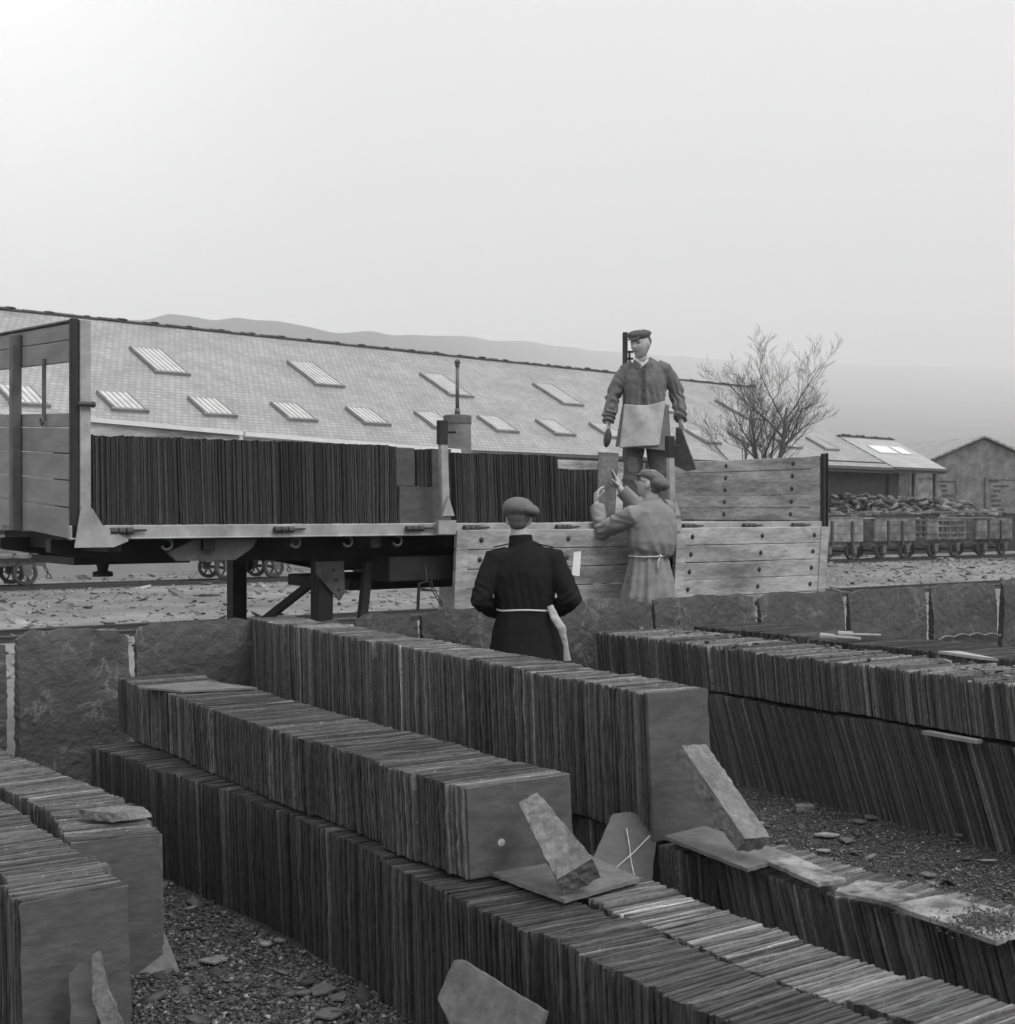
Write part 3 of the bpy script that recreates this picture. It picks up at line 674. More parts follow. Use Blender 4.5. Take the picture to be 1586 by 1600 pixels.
# landing legs
for w_, nm in ((.40, 'n'), (1.80, 'f')):
    lg = MB(); z_g = .05 if w_ < 1 else -.03
    lg.span((1.80, w_ - .06, .06 - w_ * .05), (1.92, w_ + .06, BZ - .26)); lo = lg.build('landing_leg', M['steel_dark'], TR, bevel=.006)
    q = MB(); q.prism([(-.09, .0), (.13, 0), (.14, -.22), (.10, -.28), (.06, -.24), (-.09, -.08)] if w_ < 1 else [(.06, 0), (.10, 0), (.10, -.1), (.06, -.12)], (1.86, w_ - .085, BZ - .27), (1, 0, 0), (0, 0, 1), (0, .02, 0)); q.build('bracket_plate', M['steel_mid'] if w_ < 1 else M['steel_dark'], lo)
    if w_ > 1: continue
    q = MB()
    for (a, c) in ((.05, -.06), (.07, -.13), (.09, -.20), (.09, -.30)): q.tube([(1.86 + a, w_ - .095, BZ - .27 + c), (1.86 + a, w_ - .084, BZ - .27 + c)], .012, 8)
    q.build('bolts', M['iron'], lo)
    q = MB(); q.span((1.74, w_ - .12, -w_ * .05), (1.98, w_ + .12, .03 - w_ * .05)); q.build('foot', M['steel_dark'], lo)
q = MB(); q.bar((1.84, .44, BZ - .40), (1.62, 1.2, BZ - .86), .05, .05); q.bar((1.62, 1.2, BZ - .86), (1.84, 1.76, BZ - 1.2), .05, .05); q.build('brace', M['steel_dark'], TR)
q = MB(); q.bar((2.18, .30, BZ - .28), (2.08, .30, BZ - 1.1), .05, .06); q.bar((2.08, .30, BZ - 1.1), (1.93, .38, BZ - 1.2), .05, .05); q.build('brace', M['steel_dark'], TR)
q = MB(); q.tube([(2.50, .05, BZ - .30), (2.50, .03, BZ - .42), (2.42, .0, BZ - .43), (2.41, .0, BZ - .62)], .012, 6); q.build('winding_handle', M['steel_dark'], TR)
q = MB()
for k in range(9): q.torus((2.53 + .012 * k, .02, BZ - .43 - .024 * k + .0006 * k * k), (0, 1, 0) if k % 2 else (1, .3, 0), .014, .004, 10, 5)
q.build('safety_chain', M['iron'], TR)
for w_ in (.30, 2.0):
    t = MB(); zc = .50 - w_ * .05
    t.torus((5.3, w_, zc), (0, 1, 0), .38, .12, 32, 12); wo_ = t.build('wheel', M['rubber'], TR, smooth=True)
    t = MB(); t.tube([(5.3, w_ - .09, zc), (5.3, w_ + .09, zc)], .27, 24); t.tube([(5.3, w_ - .13, zc), (5.3, w_ - .09, zc)], [.08, .1], 12); t.build('rim', M['steel_mid'], wo_)
t = MB(); t.tube([(5.3, .3, .48), (5.3, 2.0, .41)], .06, 10); t.span((5.2, .55, .45), (5.4, .65, 1.25)); t.span((5.2, 1.65, .40), (5.4, 1.75, 1.25)); t.build('axle', M['steel_dark'], TR)
# a thin pale cleat of broken slate on the deck edge is added with the loads

# ------------------------------------------------------------ slates
# every slate of the yard and of the load is generated as one record; the largest 300 in the picture become objects
SL_ALL = []
def slate_verts(c, u, n_, v, w_, h, t, rr, sub=5, chip=.0035):
    bow = rr.gauss(0, t * .05)
    """rough-edged slate: c = middle of the bottom edge, u width dir, v up dir, n_ thickness dir"""
    out = []
    nu, nv = 3, sub
    for i in range(nv): out.append((-w_ / 2, h * i / nv))
    out.append((-w_ / 2, h - .008))
    for i in range(nu): out.append((-w_ / 2 + w_ * i / nu, h))
    out.append((w_ / 2, h)); out.append((w_ / 2, h - .008))
    for i in range(1, nv): out.append((w_ / 2, h * (1 - i / nv)))
    for i in range(nu): out.append((w_ / 2 - w_ * i / nu, 0))
    N = len(out); V = []
    cj = [(rr.gauss(0, chip), rr.gauss(0, chip)) for _ in range(N)]
    for sgn in (-.5, .5):
        for (a, b_), (ja, jb) in zip(out, cj):
            V.append(c + u * (a + ja + rr.gauss(0, chip * .4)) + v * (b_ + jb + rr.gauss(0, chip * .4)) + n_ * (t * sgn * rr.uniform(.93, 1.04) + bow * math.sin(math.pi * b_ / h)))
    F = [tuple(range(N))[::-1], tuple(range(N, 2 * N))] + [(i, (i + 1) % N, (i + 1) % N + N, i + N) for i in range(N)]
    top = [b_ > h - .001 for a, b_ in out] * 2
    return [tuple(p) for p in V], F, top
def interp(poly, s):
    for (a, b_) in zip(poly, poly[1:]):
        a_, c_ = Vector((a[0], a[1], 0)), Vector((b_[0], b_[1], 0)); L = (c_ - a_).length
        if s <= L or (a, b_) == (poly[-2], poly[-1]): return a_ + (c_ - a_) * (s / L), (c_ - a_).normalized()
        s -= L
def plen(poly): return sum((Vector(b_) - Vector(a)).length for a, b_ in zip(poly, poly[1:]))
def row(key, poly, z0, h, w_, lean, pitch=.0118, tone=1.0, seed=1, jl=.003, jh=.002, bundle=.018, end_clean=True, tvar=.35, bts=(.7, .9, 1.05, 1.25, 1.45)):
    """poly: left edge of the row at the slates' TOPS, far to near; lean degrees: tops lean away from the near end"""
    rr = random.Random(seed); s = 0.0; Ltot = plen(poly); off = 0.0; hoff = 0; ln = lean; nb = rr.randint(15, 40); lst = []; bt = 1.0
    while s < Ltot:
        t = pitch * rr.choice((.7, .85, 1.0, 1.0, 1.15, 1.45)); p, d = interp(poly, s + t / 2)
        if nb <= 0:
            nb = rr.randint(14, 46); off = rr.uniform(-bundle, bundle); hoff = rr.uniform(-bundle * .22, bundle * .22); bt = rr.choice(bts)
        nb -= 1
        ln = lean + 3.0 * noise.noise(Vector((s * 1.3, seed, 0))) + rr.gauss(0, .25)
        u = Vector((-d.y, d.x, 0)); 
        if u.x < 0: u = -u
        yaw = R(1.6 * noise.noise(Vector((s * .9, seed + 9, 0))) + rr.gauss(0, .25))
        u = Matrix.Rotation(yaw, 3, 'Z') @ u
        hh = h + hoff + rr.gauss(0, jh)
        v = Vector((-d.x * math.sin(R(ln)), -d.y * math.sin(R(ln)), math.cos(R(ln)))); n_ = u.cross(v)
        top = p + u * (w_ / 2 + off + rr.gauss(0, jl)) + Vector((0, 0, z0 + h * math.cos(R(lean)) + 0))
        c = top - v * (h / math.cos(0)) 
        c.z = z0
        tt = tone * (.5 + .5 * bt) * math.exp(rr.gauss(0, tvar)) * (1.7 if rr.random() < .07 else 1.0)
        lst.append(dict(c=c, u=u, n=n_, v=v, w=w_ + rr.gauss(0, .004), h=hh, t=t * rr.uniform(.74, .92), tone=tt, key=key, seed=rr.random(), end=None))
        s += t * (1 + (.25 if rr.random() < .03 else 0))
    if end_clean: lst[-1]['end'] = key; lst[-1]['t'] = max(lst[-1]['t'], .010)
    SL_ALL.extend(lst); return lst
Ap = [(-1.58, 8.3), (-.54, 6.6), (.496, 4.83)]
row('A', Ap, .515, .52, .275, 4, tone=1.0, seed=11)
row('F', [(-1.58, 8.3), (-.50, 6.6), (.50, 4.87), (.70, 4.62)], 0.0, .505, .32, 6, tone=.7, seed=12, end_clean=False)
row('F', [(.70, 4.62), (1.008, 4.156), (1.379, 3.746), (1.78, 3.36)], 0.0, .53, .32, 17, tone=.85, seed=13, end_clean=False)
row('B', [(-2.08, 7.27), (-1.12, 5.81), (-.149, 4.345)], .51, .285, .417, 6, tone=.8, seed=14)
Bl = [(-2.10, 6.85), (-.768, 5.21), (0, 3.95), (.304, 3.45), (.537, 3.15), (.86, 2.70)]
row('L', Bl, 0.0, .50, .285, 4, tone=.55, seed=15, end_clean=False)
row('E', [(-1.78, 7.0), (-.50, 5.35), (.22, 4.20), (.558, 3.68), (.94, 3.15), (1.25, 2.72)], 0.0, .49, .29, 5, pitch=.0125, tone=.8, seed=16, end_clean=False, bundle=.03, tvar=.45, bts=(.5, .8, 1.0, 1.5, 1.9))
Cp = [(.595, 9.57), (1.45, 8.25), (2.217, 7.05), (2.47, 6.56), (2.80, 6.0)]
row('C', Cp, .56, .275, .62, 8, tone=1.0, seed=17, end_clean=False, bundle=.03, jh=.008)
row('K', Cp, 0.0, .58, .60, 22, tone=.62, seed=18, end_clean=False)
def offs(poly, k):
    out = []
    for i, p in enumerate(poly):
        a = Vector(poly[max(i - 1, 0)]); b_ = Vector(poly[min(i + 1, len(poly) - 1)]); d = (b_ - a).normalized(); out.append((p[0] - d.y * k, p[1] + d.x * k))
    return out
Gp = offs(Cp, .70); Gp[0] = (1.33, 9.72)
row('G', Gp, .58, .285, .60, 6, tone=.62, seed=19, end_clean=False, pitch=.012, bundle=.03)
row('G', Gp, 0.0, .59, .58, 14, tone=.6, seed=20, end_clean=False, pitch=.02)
D1r = [(-2.75, 6.52), (-1.92, 5.33), (-1.196, 4.30)]; D2r = [(-3.1, 7.6), (-2.37, 6.54), (-1.57, 5.58), (-1.31, 5.02)]
row('P', offs(D1r, -.325) if False else [(x - .27, y - .185) for x, y in D1r], 0.0, .50, .325, 5, tone=.85, seed=21, bundle=.035, pitch=.0120)
row('Q', [(x - .265, y - .18) for x, y in D2r], 0.0, .50, .32, 6, tone=.95, seed=22, bundle=.035, pitch=.0120)

# load on the trailer: slates in trailer space
def load(key, l0, l1, w0, width, z0, h, lean=1.0, pitch=.0100, tone=.45, seed=1, along='L'):
    rr = random.Random(seed); s = l0; bt = 1
    while s < l1:
        t = pitch * rr.choice((.7, .85, 1, 1, 1.2)); a = lean + 2 * noise.noise(Vector((s * 2, seed, 0)))
        if rr.random() < .04: bt = rr.choice((.7, .9, 1.1, 1.3))
        if along == 'L':
            u = TW; d = TL; c = TP(s, w0 + width / 2 + rr.gauss(0, .004), z0)
        else:
            u = TL; d = TW; c = TP(w0 + width / 2, s, z0)
        v = (TU * math.cos(R(a)) - d * math.sin(R(a))); n_ = u.cross(v)
        SL_ALL.append(dict(c=c, u=u.copy(), n=n_, v=v, w=width, h=h + rr.gauss(0, .004) + .012 * noise.noise(Vector((s * 3, seed, 2))), t=t * rr.uniform(.74, .92), tone=tone * bt * rr.choice((.55, .8, 1, 1, 1.25, 1.7)), key=key, seed=rr.random(), end=None))
        s += t
load('T', .08, 2.27, .06, .33, 0, .545, 1.5, seed=31); load('T', .1, 2.2, .42, .33, 0, .53, 1, .03, seed=32)
load('T', 2.79, 3.74, .06, .33, 0, .505, 2.5, seed=33)
load('T', 3.45, 4.50, .40, .33, 0, .42, 2, seed=34, tone=.8)
# slates turned flat side out between the two big stacks
def flatgroup(l0, l1, w0, n, z0, h, seed):
    rr = random.Random(seed)
    for k in range(n):
        v = (TU + TW * .02).normalized(); u = TL.copy(); n_ = u.cross(v)
        SL_ALL.append(dict(c=TP((l0 + l1) / 2 + rr.gauss(0, .003), w0 + .011 * k, z0), u=u, n=n_, v=v, w=l1 - l0, h=h + rr.gauss(0, .004), t=.010, tone=2.5 + rr.uniform(-.2, .2), key='T', seed=rr.random(), end=('S%d' % seed) if k == 0 else None))
flatgroup(2.32, 2.76, .10, 14, 0, .26, 41); flatgroup(2.30, 2.46, .12, 12, .265, .27, 42); flatgroup(2.60, 2.77, .12, 12, .265, .27, 43)
load('T', 2.475, 2.585, .10, .25, .265, .26, 0, seed=44, tone=.7)

# choose the individuals: nearest in view and the faces at row ends
def inview(p):
    if p.y < .5: return False
    x = 793 + 2124 * p.x / p.y; y = 800 - 2124 * (p.z - 1.68) / p.y
    return -10 < x < 1596 and y < 1600
for s in SL_ALL:
    top = s['c'] + s['v'] * s['h']; s['near'] = top.y
    s['vis'] = inview(top - s['u'] * s['w'] * .5) or inview(top + s['u'] * s['w'] * .5)
hidden = lambda s: (s['key'] == 'F' and s['near'] > 4.75) or (s['key'] == 'G') or (s['key'] == 'E' and s['near'] > 4.15)
ends = [s for s in SL_ALL if s['end'] and s['vis']]
cand = sorted([s for s in SL_ALL if s['vis'] and not s['end'] and not hidden(s)], key=lambda s: s['near'])
single = cand[:300 - len(ends)] + ends
ids = set(id(s) for s in single)
ROWLAB = {
    'P': ('dark slate on edge near the front end of the short row at the left edge', 'slates in the short front left row'),
    'Q': ('dark slate on edge in the second short row at the left', 'slates in the second short left row'),
    'L': ('dark slate on edge near the front of the lowest row beside the gravel lane', 'slates in the long low row beside the path'),
    'E': ('slate on edge in the uneven low row between two others', 'slates in the uneven low row'),
    'F': ('leaning slate on edge in the low row under the pale flat slates', 'slates in the leaning low row'),
    'B': ('slate on edge near the front of the upper tier behind the small stone wedge', 'slates in the short upper tier'),
    'A': ('slate on edge near the front end of the tall middle row', 'slates in the tall middle row')}
ENDLAB = {'A': 'tall smooth cracked end slate closing the tall middle row', 'B': 'broad smooth end slate with a pale spot behind the stone wedge',
          'P': 'smooth end slate of the front left row behind two splinters', 'Q': 'smooth end slate of the second left row behind the leaning pale slate',
          'S41': 'square slate facing out on the trailer deck beside the pale stanchion', 'S42': 'narrow slate facing out on the upper tier left of the pale stanchion', 'S43': 'narrow slate facing out on the upper tier right of the pale stanchion'}
rest = MB()
def slate_data(s):
    rr = random.Random(s['seed'])
    big = s['near'] < 6.5
    return slate_verts(s['c'], s['u'], s['n'], s['v'], s['w'], s['h'], s['t'], rr, 9 if big else 5, .0016 if big else .0014)
TOP_TONE = {'A': 1.7, 'C': 2.1, 'B': 1.25, 'L': 1.2, 'E': 1.4, 'F': 1.6, 'P': 1.3, 'Q': 1.4}      # paler tone on the top edges; stone dust on A and C
for s in SL_ALL:
    V_, F_, top_ = slate_data(s)
    tv = [s['tone'] * (TOP_TONE.get(s['key'], 1.0) if q else 1.0) for q in top_]
    if id(s) in ids:
        m_ = MB(); m_.add(V_, F_, 1.0)
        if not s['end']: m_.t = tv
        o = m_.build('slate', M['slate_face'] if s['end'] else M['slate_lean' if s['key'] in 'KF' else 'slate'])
        if s['end']: tag(o, ENDLAB[s['end']], 'slate', 'end slates facing out of the stacks')
        else: tag(o, ROWLAB.get(s['key'], ('dark slate on edge in the stacks', 'slates'))[0], 'slate', ROWLAB.get(s['key'], ('', 'slates in the stacks'))[1])
    else:
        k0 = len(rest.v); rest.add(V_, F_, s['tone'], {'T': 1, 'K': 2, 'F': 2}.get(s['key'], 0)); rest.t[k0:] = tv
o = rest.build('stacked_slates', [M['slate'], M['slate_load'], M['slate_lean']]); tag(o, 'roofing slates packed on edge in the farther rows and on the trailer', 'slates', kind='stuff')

for o in [x for x in bpy.data.objects if x.get('label') == ENDLAB['B']]:
    k = MB(); s_ = [q for q in SL_ALL if q['end'] == 'B'][0]; c0 = s_['c'] + s_['u'] * (-.08) + s_['v'] * .10; nn_ = s_['n'] if s_['n'].y < 0 else -s_['n']
    k.ball(c0 + nn_ * .0055, (.014, .0018, .012), 12, 6, (s_['u'], nn_, s_['v'])); k.build('lichen_spot', M['chalk'], o)
for o in [x for x in bpy.data.objects if x.get('label') == ENDLAB['A']]:
    k = MB(); s_ = [q for q in SL_ALL if q['end'] == 'A'][0]; nn_ = s_['n'] if s_['n'].y < 0 else -s_['n']
    pp = [s_['c'] + s_['u'] * a + s_['v'] * b_ + nn_ * .0062 for a, b_ in ((-.136, .262), (-.10, .235), (-.06, .228), (-.02, .19), (.01, .18), (.03, .14), (.05, .10), (.07, .02))]
    k.tube(pp, .0016, 5); k.build('crack', M['steel_dark'], o)
# ------------------------------------------------------------ slab fence
UZ = Vector((0, 0, 1))
def slab(l0, l1, zt, label, seed, tilt=0.0, dy=0.0, name='stone_slab', th=.055, m='slab', crest=.04, skew=0.0):
    rr = random.Random(seed); n_ = 26; out = [(l0, -.05)]; 
    out.append((l1, -.05))
    for i in range(5): out.append((l1 + rr.gauss(0, .004) + skew * (i / 5), zt * (i + 1) / 6))
    for i in range(n_ + 1):
        x = l1 + (l0 - l1) * i / n_
        edge = min(i, n_ - i) / 4.0
        out.append((x + skew, zt + crest * noise.noise(Vector((x * 2.2, seed, 0))) + crest * .4 * noise.noise(Vector((x * 9, seed, 2))) - (.03 * (1 - edge) if edge < 1 else 0)))
    for i in range(5): out.append((l0 + rr.gauss(0, .004) + skew * (1 - i / 5), zt * (5 - i) / 6))
    # front and back faces as grids so that the faces are truly uneven
    NX, NZ = 64, 44; fr = []; bk = []
    tops = [p for p in out[7:7 + n_ + 1]][::-1]
    def topz(x):
        for (a, b_) in zip(tops, tops[1:]):
            if a[0] <= x <= b_[0]: return a[1] + (b_[1] - a[1]) * (x - a[0]) / max(b_[0] - a[0], 1e-6)
        return tops[0][1] if x < tops[0][0] else tops[-1][1]
    V = []
    for side in (0, 1):
        for j in range(NZ + 1):
            for i in range(NX + 1):
                x = l0 + (l1 - l0) * i / NX; zt_ = topz(x + skew); z = -.05 + (zt_ + .05) * j / NZ
                x2 = x + skew * max(z, 0) / zt + (rr.gauss(0, .003) if i in (0, NX) else 0)
                br = max(0, (z - zt_ + .28 + .12 * noise.noise(Vector((x * 3, seed, 5)))) / .28)      # conchoidal break towards the top edge
                rl = .016 * noise.noise(Vector((x * 3, z * 3, seed))) + .008 * abs(noise.noise(Vector((x * 9, z * 12, seed))))
                d = (-th / 2 + br * br * .030 + rl) if side == 0 else (th / 2 - br * .006)
                p = F0 + FD * x2 + FN * (d + dy + tilt * z) + UZ * z
                V.append(tuple(p))
    N1 = (NX + 1) * (NZ + 1); F = []
    for j in range(NZ):
        for i in range(NX):
            a = j * (NX + 1) + i; F.append((a, a + 1, a + NX + 2, a + NX + 1)); F.append((a + N1, a + NX + 1 + N1, a + NX + 2 + N1, a + 1 + N1))
    for j in range(NZ):
        a = j * (NX + 1); F.append((a, a + NX + 1, a + NX + 1 + N1, a + N1)); a += NX; F.append((a, a + N1, a + NX + 1 + N1, a + NX + 1))
    for i in range(NX):
        a = NZ * (NX + 1) + i; F.append((a, a + 1, a + 1 + N1, a + N1)); F.append((i, i + N1, i + 1 + N1, i + 1))
    m_ = MB(); m_.add(V, F)
    o = m_.build(name, M[m], smooth=False); tag(o, label, 'slab', 'upright slabs of the fence'); return o
slab(-.75, .03, .98, 'sliver of upright slab at the left edge, leftmost of the fence', 50, crest=.06)
slab(.09, .715, 1.02, 'rugged dark slab with a broken crest standing behind the short left rows', 51, crest=.07, th=.09)
slab(.765, 1.52, 1.035, 'smooth dark slab meeting the far end of the tall middle row', 52, crest=.02)
slab(1.56, 2.18, .98, 'low slab hidden behind the far end of the tall middle row', 53, crest=.03)
slab(2.22, 2.69, 1.02, 'slab with a peaked ragged top left of the man in the dark jacket', 54, crest=.06)
slab(2.72, 3.62, 1.02, 'scarred slab standing behind the man in the dark jacket', 55, crest=.03)
slab(3.66, 4.77, 1.035, 'wide slab scored with curved pale veins between the two men on the ground', 56, crest=.05)
slab(4.80, 5.87, 1.03, 'slab with a chipped crest right of the man in the long coat', 57, crest=.04)
slab(5.94, 6.96, 1.02, 'dark slab under the right end of the let down trailer side', 58, crest=.03)
slab(7.03, 8.07, 1.01, 'slab with a pale gouge on its face, two before the rope', 59, crest=.03)
slab(8.16, 9.14, 1.02, 'slab with a looped pale rope hanging across its lower face', 60, crest=.03)
slab(9.18, 10.2, 1.05, 'tilted slab next to the rope slab by the right edge', 61, crest=.03, tilt=-.05)
slab(10.25, 11.3, 1.0, 'last slab of the fence beyond the right edge', 62, crest=.03)
# rope looped along one slab
rp = MB(); pts = []
for i in range(60):
    t = i / 59; x = 8.18 + .95 * t; z = .53 + .02 * abs(math.sin(t * 13)) * 1.0 + .015 * math.sin(t * 4); p = F0 + FD * x + FN * (-.06) + UZ * (z)
    pts.append(p)
rp.tube(pts, .011, 6); tag(rp.build('rope', M['pale_slate'], smooth=True), 'pale rope looped along the lower face of a fence slab', 'rope')

# ------------------------------------------------------------ loose slates, blocks, tools
def plate(name, corners, th, m, label, cat='slate', group=None, jag=.01, seed=3, flake=True):
    """irregular flat piece through world corners (ordered), thickness downward along its normal"""
    rr = random.Random(seed); P = [Vector(c) for c in corners]; cen = sum(P, Vector()) / len(P); n_ = sum(((a - cen).cross(b_ - cen) for a, b_ in zip(P, P[1:] + P[:1])), Vector()).normalized()
    P = [p - n_ * (p - cen).dot(n_) for p in P]
    out = []
    for a, b_ in zip(P, P[1:] + P[:1]):
        k = max(2, int((b_ - a).length / .022)); sd_ = (b_ - a).normalized().cross(n_)
        for i in range(k): out.append(a.lerp(b_, i / k) + sd_ * (rr.gauss(0, jag * .45) if i else 0))
    N = len(out); low = [p - n_ * th + (p - sum(P, Vector()) / len(P)).normalized() * rr.uniform(.0005, .002) for p in out]
    m_ = MB(); m_.add([tuple(p) for p in out + low], [tuple(range(N)), tuple(range(N, 2 * N))[::-1]] + [(i, (i + 1) % N, (i + 1) % N + N, i + N) for i in range(N)])
    o = m_.build(name, m if not isinstance(m, str) else M[m]); tag(o, label, cat, group); return o
def at(x, y, H):      # yard survey helper: the spot at height H that a sight line crosses
    z = (1.68 - H) * 2124 / (y - 800); return Vector(((x - 793) / 2124 * z, z, H))
plate('flat_slate', [at(765, 1362, .520), at(882, 1405, .520), at(1000, 1372, .520), at(900, 1325, .520)], .012, 'pale_slate', 'flat slate lying on the low row under the stone wedge', jag=.003, seed=5)
plate('flat_slate', [at(1038, 1306, .545), at(1168, 1357, .545), at(1240, 1335, .545), at(1100, 1290, .545)], .012, 'pale_slate', 'flat wet looking slate under the leaning long stone block', jag=.004, seed=6)
plate('flat_slate', [at(1196, 1344, .548), at(1278, 1380, .548), at(1322, 1372, .548), at(1240, 1336, .548)], .012, 'dirty_slate', 'flat pale slate on the low row, right of the long stone block', jag=.006, seed=7)
plate('flat_slate', [at(1305, 1392, .550), at(1395, 1411, .550), at(1432, 1398, .550), at(1345, 1374, .550)], .012, 'dirty_slate', 'flaking pale slate on the low row, third from the stone block', jag=.008, seed=8)
plate('flat_slate', [at(1392, 1412, .553), at(1556, 1470, .553), at(1640, 1440, .553), at(1470, 1398, .553)], .013, 'dirty_slate', 'large grit strewn flat slate on the low row at the right edge', jag=.006, seed=9)
plate('flat_slate', [at(215, 1073, .812), at(285, 1079, .812), at(402, 1074, .812), at(318, 1064, .812)], .010, 'pale_slate', 'flat slate lying on the far end of the short upper tier', jag=.003, seed=10)
plate('broken_slate', [at(1352, 1375, .556), at(1330, 1392, .556), at(1372, 1388, .556), at(1392, 1380, .556)], .006, 'dirty_slate', 'small curled flake lying on the flaking slate of the low row', seed=12)
# grit on the large slate
def grit_place():
    a, b_ = nrs.normal(0, .26), nrs.normal(0, .26); p = at(1540 + a * 130, 1440 + b_ * 40, .557); return (p.x, p.y, p.z)
o = rock_batch('slate_grit', 1100, grit_place, lambda: nrs.uniform(.002, .007), M['chip'], .5, (.2, .9)); tag(o, 'dark grit spilled over the large flat slate at the right edge', 'grit', kind='stuff')

def hexa(name, p8, m, label, cat, bevel=.004):
    m_ = MB(); m_.add([tuple(p) for p in p8], [(0, 1, 2, 3), (7, 6, 5, 4), (0, 4, 5, 1), (1, 5, 6, 2), (2, 6, 7, 3), (3, 7, 4, 0)])
    o = m_.build(name, M[m]); 
    s = o.modifiers.new('sub', 'SUBSURF'); s.subdivision_type = 'SIMPLE'; s.levels = 5; s.render_levels = 5
    tx = bpy.data.textures.new('rough', 'CLOUDS'); tx.noise_scale = .028
    d = o.modifiers.new('disp', 'DISPLACE'); d.texture = tx; d.strength = .012; d.mid_level = .5; d.texture_coords = 'GLOBAL'
    tag(o, label, cat); return o
# stone wedge leaning on the upper tier's end slate: foot on the flat slate, head against the face
def leaning(name, foot, head, side, w0, w1, t0, t1, m, label, cat='stone block'):
    foot, head = Vector(foot), Vector(head); ax = (head - foot).normalized(); s = Vector(side); s = (s - ax * s.dot(ax)).normalized(); n_ = ax.cross(s)
    p = []
    for c, w_, t in ((foot, w0, t0), (head, w1, t1)):
        p += [c - s * w_ / 2 - n_ * t / 2, c + s * w_ / 2 - n_ * t / 2, c + s * w_ / 2 + n_ * t / 2, c - s * w_ / 2 + n_ * t / 2]
    return hexa(name, p, m, label, cat)
leaning('stone_block', (.215, 4.10, .575), (.075, 4.36, .745), (.95, -.05, .32), .125, .07, .10, .065, 'block', 'small pale stone wedge leaning against the end of the short upper tier')
leaning('stone_block', (.800, 4.42, .600), (.635, 4.72, .85), (.85, .45, -.1), .105, .11, .06, .06, 'block', 'long pale stone block leaning against the end of the tall middle row')

# pieces leaning in the lanes
def lean_plate(name, pts, th, m, label, cat='slate', jag=.006, seed=1): return plate(name, pts, th, m, label, cat, None, jag, seed)
def P3(x, y, z): # point on the sight line of (x,y) at distance z
    return Vector(((x - 793) / 2124 * z, z, 1.68 - (y - 800) / 2124 * z))
lean_plate('chalked_slate', [P3(1010, 1425, 4.60), P3(1032, 1282, 4.85), P3(985, 1271, 4.87), P3(957, 1272, 4.83), P3(925, 1345, 4.66), P3(930, 1420, 4.5)], .014, 'slate_face', 'broken dark slate marked with a chalk cross leaning in the gap between rows', seed=21, jag=.003)
ck = MB()
def chalk(pts):
    for a, b_ in zip(pts, pts[1:]):
        ck.bar(P3(a[0], a[1], a[2] - .016), P3(b_[0], b_[1], b_[2] - .016), .0035, .002, (0, -1, .3))
chalk([(979, 1294, 4.80), (983, 1318, 4.76), (986, 1345, 4.72), (991, 1368, 4.68)]); chalk([(1016, 1305, 4.80), (990, 1332, 4.74), (962, 1356, 4.68)])
co = ck.build('chalk_cross', M['chalk']); co.parent = bpy.data.objects['chalked_slate']
lp = lambda x, y: P3(x, y, 3.84 - (x - 690) * .0016 - (y - 1500) * .0008)
lean_plate('leaning_slate', [lp(690, 1561), lp(716, 1502), lp(728, 1501), lp(858, 1581), lp(842, 1632), lp(800, 1700), lp(730, 1640)], .016, 'pale_slate', 'grey rectangular slate leaning on the long low row at the bottom edge', seed=22, jag=.002)
lean_plate('leaning_slate', [P3(208, 1526, 4.90), P3(284, 1525, 4.88), P3(258, 1460, 4.98), P3(236, 1412, 5.02), P3(205, 1398, 5.0)], .010, 'pale_slate', 'pale broken slate leaning against the second short row at the left', seed=23, jag=.003)
lean_plate('leaning_slate', [P3(112, 1640, 4.00), P3(150, 1640, 3.98), P3(150, 1560, 4.04), P3(140, 1500, 4.10), P3(122, 1505, 4.10), P3(106, 1520, 4.08)], .03, 'slate_face', 'dark rough splinter leaning on the front left end slate', seed=24, jag=.004)
lean_plate('leaning_slate', [P3(172, 1640, 3.96), P3(205, 1640, 3.95), P3(175, 1545, 4.06), P3(148, 1489, 3.98), P3(138, 1494, 3.98), P3(152, 1560, 4.05)], .025, 'block', 'pale pointed splinter leaning on the front left end slate', seed=25, jag=.004)
# thick chip lying on the second left row
hexa('slate_lump', [at(122, 1279, .515), at(178, 1285, .515), at(238, 1276, .515), at(186, 1270, .515)] + [at(122, 1279, .515) + UZ * .035, at(178, 1285, .515) + UZ * .035, at(226, 1273, .515) + UZ * .030, at(186, 1270, .515) + UZ * .03], 'block', 'thick flat chip of slate lying on the second short left row', 'slate')
# mallets and sticks
def mallet(p, d, label):
    p = Vector(p); d = Vector(d).normalized(); e = MB(); e.tube([p, p + d * .09], [.022, .019], 12); h = e.build('mallet', M['fresh_wood'], smooth=False); tag(h, label, 'mallet', 'wooden mallets left on the back row')
    k = MB(); k.tube([p + d * .09, p + d * .26], [.010, .009], 8); k.build('handle', M['fresh_wood'], h)
mallet(at(1283, 994, .905), (.16, -.13, 0), 'left one of two wooden mallets lying on the back row of slates')
mallet(at(1310, 991, .905), (.20, -.06, 0), 'right one of two wooden mallets lying on the back row of slates')
plate('wooden_stick', [at(1466, 1017, .89), at(1530, 1026, .89), at(1560, 1029, .89), at(1500, 1017, .89)], .015, 'fresh_wood', 'pale split lath lying on the back row near the right edge', 'stick', jag=.003)
sx = MB(); sx.bar(P3(1446, 1144, 7.02), P3(1530, 1159, 6.72), .05, .018); tag(sx.build('wooden_wedge', M['wagon_pale']), 'thin wooden wedge stuck in the seam between the tiers at the right', 'wedge')
